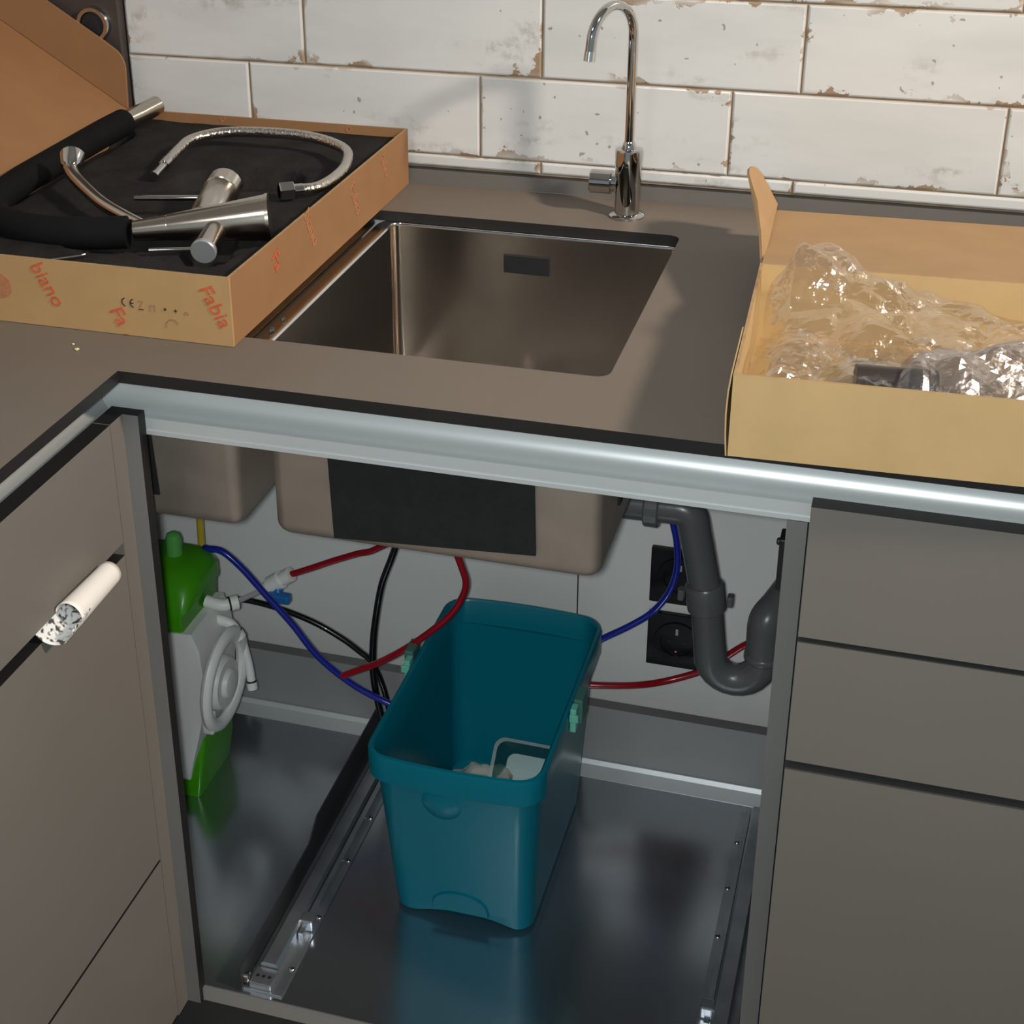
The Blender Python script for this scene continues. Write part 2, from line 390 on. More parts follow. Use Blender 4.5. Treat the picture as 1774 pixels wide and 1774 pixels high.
bm = bmesh.new(); bm.from_mesh(slab.data); bmesh.ops.remove_doubles(bm, verts=bm.verts, dist=1e-5); bmesh.ops.recalc_face_normals(bm, faces=bm.faces); bm.to_mesh(slab.data); bm.free()
obj('upstand', bx(-0.2955, 1.25, 0.6078, 0.6190, 0.0004, 0.0175, None, {'z+': 1}), ['upstand', 'core_black'], wt)

# ------------------------------------------------------------------ aluminium grip profiles under the worktop edge
prof = []      # (depth behind the worktop edge, z) – back plate, concave curve, shelf, front lip
prof += [(0.055, -0.0125), (0.055, -0.042)]
for i in range(1, 9):
    a = PI / 2 * i / 8; prof.append((0.055 - 0.017 * (1 - math.cos(a)), -0.042 - 0.017 * math.sin(a)))
prof += [(0.0325, -0.0592), (0.0300, -0.0605), (0.0300, -0.0700), (0.0308, -0.0704), (0.0308, -0.0730), (0.0297, -0.0735), (0.0297, -0.0775)]
back = [(0.0322, -0.0775), (0.0322, -0.0625), (0.038, -0.0618)]
for i in range(8, -1, -1):
    a = PI / 2 * i / 8; back.append((0.0575 - 0.0195 * (1 - math.cos(a)), -0.042 - 0.0198 * math.sin(a)))
back += [(0.0575, -0.0125)]
poly = prof + back
obj_a = obj('aluminium_profile', prism(poly, lambda p: (-p[0], p[0], p[1]), lambda p: (1.25, p[0], p[1])), 'aluminium', None, True)
tag(obj_a, 'long bright aluminium grip profile under the front edge of the sink worktop', 'metal profile')
obj_b = obj('aluminium_profile', prism(poly, lambda p: (-p[0], p[0] - 0.0006, p[1]), lambda p: (-p[0], -1.0, p[1])), 'aluminium_y', None, True)
tag(obj_b, 'aluminium grip profile above the left drawer front', 'metal profile')

# ------------------------------------------------------------------ sink cabinet (blind corner), open at the front
sc = thing('sink_cabinet', (0.3, 0.3, -0.79), 'open grey sink base cabinet without its door', 'cabinet')
obj('side_panel', bx(0.600, 0.6172, 0.030, 0.60, -0.790, -0.0785), 'carcass', sc)
obj('bottom_board', bx(-0.50, 0.5995, 0.024, 0.60, -0.792, -0.7745, None, {'y-': 1}), ['carcass', 'edge_strip'], sc)
obj('back_panel', bx(-0.50, 0.3026, 0.600, 0.606, -0.774, -0.02), 'panel_white', sc)
obj('back_panel', bx(0.3044, 0.5995, 0.600, 0.606, -0.774, -0.02), 'panel_white', sc)
obj('back_gap', bx(0.3026, 0.3044, 0.6015, 0.606, -0.774, -0.02), 'core_black', sc)
rail = obj('back_rail', bx(-0.50, 0.5995, 0.531, 0.5485, -0.7744, -0.6745, None, {'z+': 1}), ['board_grey', 'carcass'], sc)  # top face takes the darker carcass grey: shade painted in as colour
post = obj('corner_post', bx(-0.0102, 0.0058, 0.0165, 0.030, -0.790, -0.0525, None, {'x+': 1, 'z+': 1}), ['carcass', 'core_black'], sc)
obj('filler_strip', bx(-0.028, -0.0103, -0.0068, 0.030, -0.790, -0.0525, None, {'z+': 1}), ['front', 'core_black'], post)
hg = obj('hinge_plate', bevel_box(0.5930, 0.5998, 0.068, 0.090, -0.172, -0.120, 0.0015), 'core_black', sc)
obj('screw', lathe((0.5930, 0.079, -0.128), (-1, 0, 0), [(0, 0.0035), (0.002, 0.0035), (0.003, 0.002)], 12), 'core_black', hg, True)
# aluminium liner that lies on the cabinet floor
tr = thing('floor_liner', (0.1, 0.27, -0.7743), 'bluish aluminium liner sheet on the cabinet floor', 'liner')
obj('sheet', bx(-0.49, 0.5985, 0.028, 0.5060, -0.7743, -0.7725), 'tray_metal', tr)
lip = prism([(0.5062, -0.7744), (0.5300, -0.7744), (0.5300, -0.7600), (0.5285, -0.7600), (0.5250, -0.7655), (0.5062, -0.7720)], lambda p: (-0.49, p[0], p[1]), lambda p: (0.5985, p[0], p[1]))
obj('raised_lip', lip, 'aluminium', tr)

# ------------------------------------------------------------------ neighbouring cabinets
lc = thing('drawer_cabinet', (-0.3, -0.5, -0.79), 'taupe base cabinet on the left with a black grip gap', 'cabinet')
obj('carcass', bx(-0.60, -0.034, -1.0, -0.012, -0.79, -0.079), 'carcass_dark', lc)
fm = {'z+': 1, 'z-': 1, 'y+': 1, 'y-': 1, 'x-': 1, 'x+': 0}
for z0, z1 in ((-0.1770, -0.0525), (-0.5625, -0.1905), (-0.785, -0.5660)):
    obj('front_panel', bx(-0.028, -0.0100, -1.0, -0.0082, z0, z1, None, fm), ['front', 'core_black'], lc)
obj('grip_channel', bx(-0.0335, -0.024, -1.0, -0.004, -0.1902, -0.1773), 'core_black', lc)
rc = thing('drawer_cabinet', (0.92, 0.3, -0.79), 'taupe base cabinet with stacked drawer fronts right of the open sink cabinet', 'cabinet')
obj('carcass', bx(0.6178, 1.22, 0.034, 0.60, -0.79, -0.079), 'carcass_dark', rc)
fm = {'z+': 1, 'z-': 1, 'x-': 1, 'x+': 1, 'y+': 1, 'y-': 0}
for z0, z1 in ((-0.1785, -0.0525), (-0.3090, -0.1842), (-0.785, -0.3190)):
    obj('drawer_front', bx(0.6195, 1.22, 0.0100, 0.028, z0, z1, None, fm), ['front', 'carcass_dark'], rc)
pl = thing('plinth', (0.3, 0.1, -0.9), 'dark recessed plinth under the base cabinets', 'plinth')
obj('board', bx(-0.065, 1.22, 0.065, 0.08, -0.90, -0.793), 'carcass_dark', pl)
obj('board', bx(-0.08, -0.0652, -1.0, 0.08, -0.90, -0.793), 'carcass_dark', pl)

# ------------------------------------------------------------------ double-bowl undermount sink
sk = thing('sink', (0.1, 0.3, -0.2165), 'undermount stainless steel double-bowl sink let into the worktop', 'sink')
def bowl(x0, x1, y0, y1):
    zt, zb, r, rb, t = -0.0124, -0.214, 0.011, 0.014, 0.0018
    inn = [rr(x0 - e, x1 + e, y0 - e, y1 + e, r + e, z, 6) for e, z in ((0.0006, zt), (0.0002, zt - 0.0007), (-0.0008, zt - 0.0011), (-0.0014, zt - 0.0009), (-0.0020, zt - 0.0014), (-0.0022, zt - 0.0024))]
    x0 += 0.0022; x1 -= 0.0022; y0 += 0.0022; y1 -= 0.0022
    inn += [rr(x0, x1, y0, y1, r, zb + rb, 6)]
    for i in range(1, 6):
        a = PI / 2 * i / 5; d = rb * (1 - math.cos(a)); inn.append(rr(x0 + d, x1 - d, y0 + d, y1 - d, max(r - d * 0.4, 0.004), zb + rb - rb * math.sin(a), 6))
    fl = [rr(x0 - e, x1 + e, y0 - e, y1 + e, r + e, z, 6) for e, z in ((0.0174, zt - 0.001), (0.0174, zt))]
    out = [rr(x0 - t, x1 + t, y0 - t, y1 + t, r + t, zt - 0.001, 6), rr(x0 - t, x1 + t, y0 - t, y1 + t, r + t, zb + rb, 6)]
    for i in range(1, 6):
        a = PI / 2 * i / 5; d = rb * (1 - math.cos(a)); q = rb + t
        out.append(rr(x0 - t + d, x1 + t - d, y0 - t + d, y1 + t - d, max(r + t - d * 0.4, 0.004), zb + rb - q * math.sin(a), 6))
    mb = loft(inn[5:], False, True, None, 0); loft(inn[:6], False, False, mb, 2)
    loft([fl[1], inn[0]], False, False, mb, 2); loft([fl[0], fl[1]], False, False, mb, 2); loft([out[0], fl[0]], False, False, mb, 1)
    loft(out, False, True, mb, 1)
    return mb
def pad(pts_y, x0, x1, z0, z1): return bx(x0, x1, pts_y - 0.0025, pts_y, z0, z1)
b1 = obj('bowl', bowl(0.095, 0.428, 0.105, 0.492), ['steel', 'steel_outer', 'steel_rim'], sk, True)
b2 = obj('bowl', bowl(-0.270, 0.060, 0.105, 0.492), ['steel', 'steel_outer', 'steel_rim'], sk, True)
def quad_pad(q, y, t=0.0025):
    return prism(q, lambda p: (p[0], y, p[1]), lambda p: (p[0], y - t, p[1]))
obj('damping_pad', quad_pad([(0.156, -0.03), (0.362, -0.03), (0.3665, -0.1925), (0.1615, -0.2052)], 0.1029), 'pad_black', b1)
obj('damping_pad', bx(0.4302, 0.4328, 0.17, 0.44, -0.165, -0.05), 'pad_black', b1)
obj('damping_pad', quad_pad([(-0.24, -0.03), (-0.034, -0.03), (-0.027, -0.185), (-0.235, -0.185)], 0.1029), 'pad_black', b2)
ov = obj('overflow', bevel_box(0.2296, 0.2835, 0.4882, 0.4912, -0.0600, -0.0378, 0.001), 'overflow_dark', b1)
obj('drain', lathe((0.262, 0.30, -0.2135), (0, 0, 1), [(0, 0.056), (0.0015, 0.055), (0.0015, 0.045), (0.0005, 0.04)], 28), 'steel_rim', b1, True)
for o_, cx_ in ((b1, 0.262), (b2, -0.105)):
    obj('drain_basket', lathe((cx_, 0.33, -0.216), (0, 0, -1), [(0, 0.055), (0.012, 0.05), (0.014, 0.03), (0.06, 0.028)], 24), 'pvc', o_, True)

# ------------------------------------------------------------------ drinking-water tap
tp = thing('filter_tap', (0.359, 0.548, 0), 'slim chrome gooseneck tap standing on the worktop behind the sink', 'tap')
obj('base_plate', lathe((0.359, 0.548, 0.0002), (0, 0, 1), [(0, 0.0205), (0.0018, 0.0205), (0.0035, 0.0185), (0.0042, 0.0135)], 36), 'chrome', tp, True)
bd = obj('body', lathe((0.359, 0.548, 0.004), (0, 0, 1), [(0, 0.0140), (0.030, 0.0146), (0.072, 0.0158), (0.0745, 0.0152), (0.0752, 0.013), (0.0752, 0.006)], 36), 'chrome', tp, True)
obj('lever', lathe((0.347, 0.548, 0.0385), (-1, 0, 0), [(0, 0.0105), (0.006, 0.0105), (0.007, 0.0135), (0.030, 0.0135), (0.0315, 0.012), (0.0315, 0.003)], 28), 'chrome', bd, True)
st = Vector((0.3585, 0.548, 0)); dr = Vector((-0.033, -0.066, 0)); R_ = dr.length / 2; dn = dr.normalized()
path = [st + Vector((0, 0, z)) for z in (0.078, 0.10, 0.14, 0.18, 0.200)]
for i in range(1, 22):
    a = PI * 0.97 * i / 21; path.append(st + dn * (R_ * (1 - math.cos(a))) + Vector((0, 0, 0.206 + R_ * math.sin(a))))
e = path[-1]; tdir = (path[-1] - path[-2]).normalized(); path.append(e + tdir * 0.013)
obj('spout', tube(path, 0.0052, 16), 'chrome', tp, True)
obj('aerator', lathe(path[-1] - tdir * 0.004, tdir, [(0, 0.0056), (0.010, 0.0058), (0.010, 0.0045)], 20), 'steel_rim', tp, True)
obj('collar', lathe((0.3585, 0.548, 0.0785), (0, 0, 1), [(0, 0.0085), (0.002, 0.0085), (0.008, 0.006), (0.009, 0.0055)], 24), 'chrome', tp, True)

# ------------------------------------------------------------------ cardboard box with the mixer tap (left)
X0, X1, Y0, Y1, H = -0.290, 0.0800, 0.0770, 0.5990, 0.0690; t = 0.003
fb = thing('tap_box', ((X0 + X1) / 2, 0.338, 0), 'open shallow cardboard box with red print and a black foam inlay left of the sink', 'cardboard box')
tray = obj('front_wall', bx(X0, X1, Y0, Y0 + t, 0.0006, H, None, {'z+': 1}), ['card_box', 'card_edge'], fb)
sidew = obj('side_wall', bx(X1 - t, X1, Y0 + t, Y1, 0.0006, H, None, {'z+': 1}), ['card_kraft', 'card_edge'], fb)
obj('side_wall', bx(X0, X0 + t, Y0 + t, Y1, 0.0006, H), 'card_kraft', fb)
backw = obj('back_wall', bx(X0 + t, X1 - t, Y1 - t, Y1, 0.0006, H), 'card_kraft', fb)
obj('base', bx(X0 + t, X1 - t, Y0 + t, Y1 - t, 0.0006, 0.004), 'card_kraft', fb)
def foam_mb():
    nx, ny = 74, 104; x0, x1, y0, y1 = X0 + t + 0.0004, X1 - t - 0.0004, Y0 + t + 0.0004, Y1 - t - 0.0004
    vs = []; fs = []
    def cap(p, a, b, r):
        a = Vector(a); b = Vector(b); d = b - a; k = max(0, min(1, (p - a).dot(d) / d.length_squared)); return (p - a - d * k).length - r
    for j in range(ny + 1):
        for i in range(nx + 1):
            p = Vector((x0 + (x1 - x0) * i / nx, y0 + (y1 - y0) * j / ny))
            q = min(cap(p, (-0.060, 0.178), (0.050, 0.220), 0.027), cap(p, (0.021, 0.150), (-0.018, 0.285), 0.021), cap(p, (-0.085, 0.38), (-0.015, 0.40), 0.035), cap(p, (-0.095, 0.24), (-0.02, 0.26), 0.012), min(cap(p, (-0.272, 0.52), (-0.272, 0.25), 0.022), cap(p, (-0.24, 0.19), (-0.08, 0.165), 0.024)))
            z = 0.0575 - 0.020 * max(0, min(1, 0.5 - q / 0.008)) + 0.0022 * noise.noise(Vector((p.x * 22, p.y * 22, 1.3)))
            vs.append((p.x, p.y, z))
    for j in range(ny):
        for i in range(nx):
            a = j * (nx + 1) + i; fs.append((a, a + 1, a + nx + 2, a + nx + 1))
    mb = MB().add(vs, fs); k = len(vs)
    rim = [i for i in range(nx + 1)] + [j * (nx + 1) + nx for j in range(1, ny + 1)] + [ny * (nx + 1) + i for i in range(nx - 1, -1, -1)] + [j * (nx + 1) for j in range(ny - 1, 0, -1)]
    mb.v += [(vs[i][0], vs[i][1], 0.0043) for i in rim]; n = len(rim)
    for q in range(n): mb.f.append((rim[q], k + q, k + (q + 1) % n, rim[(q + 1) % n])); mb.m.append(0)
    mb.f.append(tuple(range(k, k + n))); mb.m.append(0)
    return mb
obj('foam_inlay', foam_mb(), 'foam', fb, True)
# the lid leans back to the left, hinged on the left long side
hx, hz = X0 - 0.001, H; dl = Vector((-0.849, 0.528)); up = Vector((0.04, 0.98))
LW = 0.37
def lid_pt(s, h): return (hx + dl.x * s + up.x * h, hz + dl.y * s + up.y * h)
lid = obj('lid', prism([lid_pt(0, 0), lid_pt(LW, 0), (lid_pt(LW, 0)[0] - 0.0016, lid_pt(LW, 0)[1] - 0.0026), (hx - 0.0016, hz - 0.0026)], lambda p: (p[0], Y0, p[1]), lambda p: (p[0], Y1, p[1])), 'card_kraft', fb)
wallp = [lid_pt(0.0, 0.001), lid_pt(0.0, 0.052)]
for i in range(1, 6):
    a = PI / 2 * i / 6; wallp.append(lid_pt(0.016 * (1 - math.cos(a)), 0.052 + 0.017 * math.sin(a)))
wallp += [lid_pt(0.03, 0.0695), lid_pt(LW, 0.0695), lid_pt(LW, 0.001)]
obj('lid_end', prism(wallp, lambda p: (p[0], Y1 - 0.003, p[1]), lambda p: (p[0], Y1, p[1])), 'card_kraft', lid)
obj('lid_end', prism(wallp, lambda p: (p[0], Y0 + 0.003, p[1]), lambda p: (p[0], Y0, p[1])), 'card_kraft', lid)
# printing on the box
F = lambda x, z: (x, Y0 - 0.0004, z)
a = math.radians(-62); dx, dz = math.cos(a), math.sin(a)
def side_text(s, size, x, z, m, ang=-62, par=None):
    a = math.radians(ang); return print_text(s, size, F(x, z), (math.cos(a), 0, math.sin(a)), (-math.sin(a), 0, math.cos(a)), m, par or tray, 0.1)
side_text('Fabia', 0.0215, 0.0480, 0.0560, 'print_red')
side_text('biano', 0.0215, -0.1270, 0.0620, 'print_red')
side_text('Fa', 0.0215, -0.0470, 0.0250, 'print_red')
obj('printed_mark', bx(-0.0335, -0.0285, Y0 - 0.0005, Y0 - 0.0001, 0.0008, 0.0016), 'print_red', tray)
# CE mark and the small transport symbols
def arc(cx, cz, r, wdt, a0, a1, n=10):
    po = [(cx + (r + wdt / 2) * math.cos(math.radians(a0 + (a1 - a0) * i / n)), cz + (r + wdt / 2) * math.sin(math.radians(a0 + (a1 - a0) * i / n))) for i in range(n + 1)]
    pi_ = [(cx + (r - wdt / 2) * math.cos(math.radians(a0 + (a1 - a0) * i / n)), cz + (r - wdt / 2) * math.sin(math.radians(a0 + (a1 - a0) * i / n))) for i in range(n, -1, -1)]
    return prism(po + pi_, lambda p: (p[0], Y0 - 0.0001, p[1]), lambda p: (p[0], Y0 - 0.0005, p[1]))
mb = arc(-0.0280, 0.0345, 0.0040, 0.0011, 100, 260)
m2 = arc(-0.0195, 0.0340, 0.0040, 0.0011, 100, 260); mb.add(m2.v, m2.f); bx(-0.0235, -0.0200, Y0 - 0.0005, Y0 - 0.0001, 0.0336, 0.0345, mb)
obj('printed_mark', mb, 'print_black', tray)
mb = bx(-0.0150, -0.0100, Y0 - 0.0005, Y0 - 0.0001, 0.0282, 0.0291); obj('printed_mark', mb, 'print_black', tray)
mb = bx(-0.0148, -0.0102, Y0 - 0.0005, Y0 - 0.0001, 0.0362, 0.0370)
prism([(-0.0145, 0.030), (-0.0138, 0.030), (-0.0104, 0.0355), (-0.0111, 0.0355)], lambda p: (p[0], Y0 - 0.0001, p[1]), lambda p: (p[0], Y0 - 0.0005, p[1]), mb)
obj('printed_mark', mb, 'print_faint', tray)
mb = MB()
for a0 in ((-0.003, 0.0005), (0.0018, 0.0005)): bx(a0[0], a0[0] + a0[1], Y0 - 0.0005, Y0 - 0.0001, 0.0275, 0.0335, mb)
bx(-0.003, 0.0023, Y0 - 0.0005, Y0 - 0.0001, 0.0335, 0.0340, mb); obj('printed_mark', mb, 'print_faint', tray)
obj('printed_mark', lathe((0.0125, Y0 - 0.0001, 0.0312), (0, -1, 0), [(0, 0.0013), (0.0004, 0.0013)], 10), 'print_black', tray)
mb = bx(0.0215, 0.0250, Y0 - 0.0005, Y0 - 0.0001, 0.0304, 0.0311); bx(0.0228, 0.0237, Y0 - 0.0005, Y0 - 0.0001, 0.0288, 0.0322, mb); obj('printed_mark', mb, 'print_black', tray)
obj('printed_mark', arc(0.0345, 0.0290, 0.0018, 0.0007, -60, 240), 'print_faint', tray)
obj('printed_mark', lathe((-0.162, Y0 - 0.0001, 0.0375), (0, -1, 0), [(0, 0.0125), (0.0004, 0.0125)], 24), 'print_red_faint', tray)
mb = arc(0.0190, 0.0150, 0.0065, 0.0008, 20, 200, 16); obj('printed_mark', mb, 'print_faint', tray)
# slanting red lettering on the right side wall and on the back wall
def wall_text(s, size, y, z, ang, m):
    a = math.radians(ang); return print_text(s, size, (X1 + 0.0004, y, z), (0, math.cos(a), math.sin(a)), (0, -math.sin(a), math.cos(a)), m, sidew, 0.1)
wall_text('Fa', 0.024, 0.175, 0.054, -62, 'print_red')
wall_text('biano', 0.022, 0.262, 0.069, -62, 'print_red_faint')
wall_text('Fabia', 0.022, 0.395, 0.058, -62, 'print_red_faint')
wall_text('ano', 0.022, 0.500, 0.060, -62, 'print_red_faint')
def back_text(s, x, z):
    return print_text(s, 0.016, (x, Y1 - t - 0.0004, z), (0.5, 0, -0.85), (0.85, 0, 0.5), 'print_red_faint', backw)
back_text('a', -0.165, 0.066); back_text('o', 0.000, 0.066)

# ------------------------------------------------------------------ the tap parts that lie in the box
mx = thing('mixer_tap', (0.01, 0.18, 0.05), 'brushed nickel mixer tap body with two side handles lying in the foam', 'tap')
A = Vector((-0.0680, 0.1765, 0.0680)); B = Vector((0.0600, 0.2235, 0.0780)); ax = (B - A).normalized()
L_ = (B - A).length
bdy = obj('body', lathe(A, ax, [(0, 0.008), (0.001, 0.0102), (0.034, 0.0128), (0.0343, 0.0124), (0.0352, 0.0124), (0.0355, 0.0130), (L_ - 0.004, 0.0232), (L_ - 0.003, 0.0232), (L_ - 0.003, 0.0240), (L_, 0.0240), (L_, 0.019)], 40), 'nickel', mx, True)
c0 = Vector((0.0130, 0.2000, 0.0720)); ce = Vector((0.0207, 0.1492, 0.0640)); fdir = (ce - c0).normalized(); fl_ = (ce - c0).length
hb = obj('handle', lathe(c0, fdir, [(0, 0.0105), (fl_ - 0.004, 0.0118)], 28), 'nickel', mx, True)
obj('handle_cap', lathe(c0 + fdir * (fl_ - 0.004), fdir, [(0, 0.0128), (0.004, 0.0130), (0.0052, 0.0120)], 28), 'cap_grey', hb, True)
lp = Vector((0.0095, 0.1535, 0.0640))
obj('lever', tube([lp, Vector((-0.0318, 0.1385, 0.0640))], 0.0023, 10), 'chrome', hb, True)
c1 = Vector((-0.0060, 0.2080, 0.0730)); re_ = Vector((-0.0190, 0.2960, 0.0860)); rdir = (re_ - c1).normalized(); rl = (re_ - c1).length
hb2 = obj('handle', lathe(c1, rdir, [(0, 0.0165), (rl * 0.68, 0.0180), (rl * 0.69, 0.0174), (rl * 0.72, 0.0174), (rl * 0.73, 0.0186), (rl - 0.004, 0.0182), (rl + 0.001, 0.014), (rl + 0.002, 0.004)], 32), 'nickel', mx, True)
obj('lever', tube([Vector((-0.0260, 0.2580, 0.0800)), Vector((-0.0974, 0.2394, 0.0800))], 0.0028, 10), 'chrome', hb2, True)
sp_ = spline([(-0.0560, 0.1840, 0.0700), (-0.086, 0.198, 0.0735), (-0.124, 0.222, 0.0765), (-0.160, 0.253, 0.0795), (-0.190, 0.282, 0.0825), (-0.208, 0.304, 0.085)], 8)
obj('spray_spout', tube(sp_, [0.0064 + 0.0014 * i / len(sp_) for i in range(len(sp_))], 18), 'nickel', mx, True)
td = (sp_[-1] - sp_[-4]).normalized()
obj('nozzle', lathe(sp_[-1] - td * 0.006, Vector((-0.30, 0.85, 0.42)), [(0, 0.0064), (0.006, 0.0112), (0.022, 0.0138), (0.0225, 0.0115), (0.014, 0.010)], 28), 'chrome', mx, True)
# long swivel spout in a black foam sleeve
sw = thing('sleeved_spout', (-0.2, 0.25, 0.058), 'curved tap spout in a black foam sleeve with a bare nickel end', 'tap spout')
pts = spline([(-0.2655, 0.536, 0.0700), (-0.2690, 0.49, 0.0685), (-0.2700, 0.43, 0.067), (-0.2700, 0.36, 0.066), (-0.2670, 0.29, 0.066), (-0.255, 0.225, 0.066), (-0.228, 0.185, 0.066), (-0.190, 0.163, 0.066), (-0.150, 0.158, 0.066), (-0.110, 0.164, 0.066), (-0.073, 0.1745, 0.067)], 8)
obj('sleeve', tube(pts, 0.0165, 20), 'sleeve', sw, True)
obj('bare_end', tube([(-0.2655, 0.535, 0.0705), (-0.2570, 0.560, 0.0735), (-0.2470, 0.5915, 0.0785)], 0.0120, 24), 'nickel', sw, True)
# braided hose
hs = thing('braided_hose', (-0.03, 0.42, 0.06), 'short braided steel connection hose curled on the foam behind the mixer tap', 'hose')
hp = spline([(-0.1415, 0.403, 0.068), (-0.1450, 0.440, 0.071), (-0.1420, 0.473, 0.075), (-0.112, 0.500, 0.078), (-0.052, 0.505, 0.080), (0.000, 0.503, 0.078), (0.046, 0.476, 0.075), (0.0640, 0.430, 0.072), (0.0660, 0.385, 0.070), (0.058, 0.357, 0.068), (0.044, 0.345, 0.068)], 8)
obj('braid', tube(hp, 0.0062, 14), 'braid', hs, True)
obj('threaded_pin', lathe(hp[0] + (hp[0] - hp[2]).normalized() * -0.001, hp[0] - hp[2], [(0, 0.0070), (0.014, 0.0066), (0.015, 0.0050), (0.040, 0.0046), (0.041, 0.0056), (0.047, 0.0056)], 18), 'chrome', hs, True)
nd = (hp[-1] - hp[-3]).normalized()
obj('ferrule', lathe(hp[-1] - nd * 0.002, nd, [(0, 0.0068), (0.010, 0.0068), (0.010, 0.0055)], 18), 'chrome', hs, True)
obj('hex_nut', lathe(hp[-1] + nd * 0.008, nd, [(0, 0.0095), (0.001, 0.0108), (0.015, 0.0108), (0.016, 0.0098), (0.016, 0.0075), (0.006, 0.0070)], 6), 'chrome', hs)
ky = tag(obj('allen_key', tube([(-0.120, 0.094, 0.0605), (-0.100, 0.110, 0.0605), (-0.093, 0.116, 0.0605), (-0.092, 0.120, 0.0605), (-0.096, 0.126, 0.0605)], 0.0016, 6), 'chrome'), 'tiny shiny metal key near the front edge of the foam', 'hex key')

# ------------------------------------------------------------------ cardboard box with plastic wrapping (right)
ang = math.radians(2.2); ca, sa = math.cos(ang), math.sin(ang); OX, OY = 0.5520, -0.0205
def rt(p): return (OX + p[0] * ca - p[1] * sa, OY + p[0] * sa + p[1] * ca, p[2])
def bxr(x0, x1, y0, y1, z0, z1, fm=None):
    mb = bx(x0, x1, y0, y1, z0, z1, None, fm); mb.v = [rt(p) for p in mb.v]; return mb
BL, BD, BH = 0.40, 0.2560, 0.0720
wbx = thing('carton', (0.75, 0.11, 0), 'open yellowish cardboard carton filled with clear plastic wrapping on the right', 'cardboard box')
obj('front_wall', bxr(0, BL, 0, 0.0028, 0.0006, BH, {'z+': 1}), ['card', 'card_edge'], wbx)
obj('side_wall', bxr(0, 0.0028, 0.0028, BD, 0.0006, BH, {'z+': 1}), ['card', 'card_edge'], wbx)
obj('side_wall', bxr(BL - 0.0028, BL, 0.0028, BD, 0.0006, BH, {'z+': 1}), ['card', 'card_edge'], wbx)
obj('back_wall', bxr(0.0028, BL - 0.0028, BD - 0.0028, BD, 0.0006, BH, {'z+': 1}), ['card', 'card_edge'], wbx)
obj('base', bxr(0.0028, BL - 0.0028, 0.0028, BD - 0.0028, 0.0006, 0.0034), 'card', wbx)
tb = [(-0.0008, 0.0005), (-0.0022, 0.018), (-0.0030, 0.036), (-0.0024, 0.056), (-0.0008, 0.0712)]
tb = tb + [(x - 0.0012, z) for x, z in reversed(tb)]
mb = prism(tb, lambda p: rt((p[0], 0.0, p[1])), lambda p: rt((p[0], 0.10, p[1]))); obj('tuck_flap', mb, 'card', wbx)
# lid folded back towards the wall, sagging a little
lidq = [(0.002, BD - 0.001, BH), (BL - 0.002, BD - 0.001, BH), (BL - 0.004, 0.512, 0.040), (-0.008, 0.512, 0.040)]
up_ = Vector((0, 0.0, 0.0026)); l0 = [Vector(rt(p)) for p in lidq]; lm = MB(); N_ = 12
top = []
for i in range(N_ + 1):
    s_ = i / N_; a_ = l0[0].lerp(l0[3], s_); b_ = l0[1].lerp(l0[2], s_); sag = -0.006 * math.sin(PI * s_)
    top.append((a_ + Vector((0, 0, sag)), b_ + Vector((0, 0, sag))))
vs = [p for a_, b_ in top for p in (a_, b_)]; n = len(vs); vs += [p - up_ for p in vs]
fs = [(2 * i, 2 * i + 1, 2 * i + 3, 2 * i + 2) for i in range(N_)] + [(n + 2 * i, n + 2 * i + 2, n + 2 * i + 3, n + 2 * i + 1) for i in range(N_)]
fs += [(2 * i, 2 * i + 2, n + 2 * i + 2, n + 2 * i) for i in range(N_)] + [(2 * i + 1, n + 2 * i + 1, n + 2 * i + 3, 2 * i + 3) for i in range(N_)] + [(0, n, n + 1, 1), (n - 2, n - 1, 2 * n - 1, 2 * n - 2)]
lid2 = obj('lid', lm.add(vs, fs), 'card_inner', wbx)
fp = [Vector(p) for p in ((0.5420, 0.262, 0.062), (0.5330, 0.318, 0.074), (0.5210, 0.380, 0.085), (0.5090, 0.425, 0.0905), (0.5045, 0.444, 0.0930), (0.5030, 0.458, 0.0935), (0.5040, 0.472, 0.0920), (0.5075, 0.484, 0.0870), (0.5140, 0.494, 0.076), (0.5310, 0.506, 0.042), (0.5345, 0.43, 0.046), (0.5390, 0.34, 0.055))]
fn = (fp[3] - fp[0]).cross(fp[9] - fp[0]).normalized() * 0.0026
n = len(fp); mb = MB().add(fp + [p + fn for p in fp], [(i, (i + 1) % n, n + (i + 1) % n, n + i) for i in range(n)] + [tuple(range(n)), tuple(range(2 * n - 1, n - 1, -1))])
obj('lid_flap', mb, 'card_inner', lid2)
def crumple(u0, u1, v0, v1, nu, nv, hfun, seed):
    vs = []; fs = []
    for j in range(nv + 1):
        for i in range(nu + 1):
            u = u0 + (u1 - u0) * i / nu; v = v0 + (v1 - v0) * j / nv
            q = Vector((u * 17, v * 17, seed)); d = noise.voronoi(q)[0]; k = 0.024 * (d[1] - d[0])
            q2 = Vector((u * 42 + 3, v * 42, seed + 5)); d2 = noise.voronoi(q2)[0]; k += 0.006 * (d2[1] - d2[0])
            ox = 0.007 * noise.noise(Vector((u * 30, v * 30, seed + 9))); oy = 0.007 * noise.noise(Vector((u * 30, v * 30, seed + 19)))
            vs.append(rt((u + ox, v + oy, hfun(u, v) + k)))
    for j in range(nv):
        for i in range(nu):
            a = j * (nu + 1) + i; fs.append((a, a + 1, a + nu + 2)); fs.append((a, a + nu + 2, a + nu + 1))
    return MB().add(vs, fs)
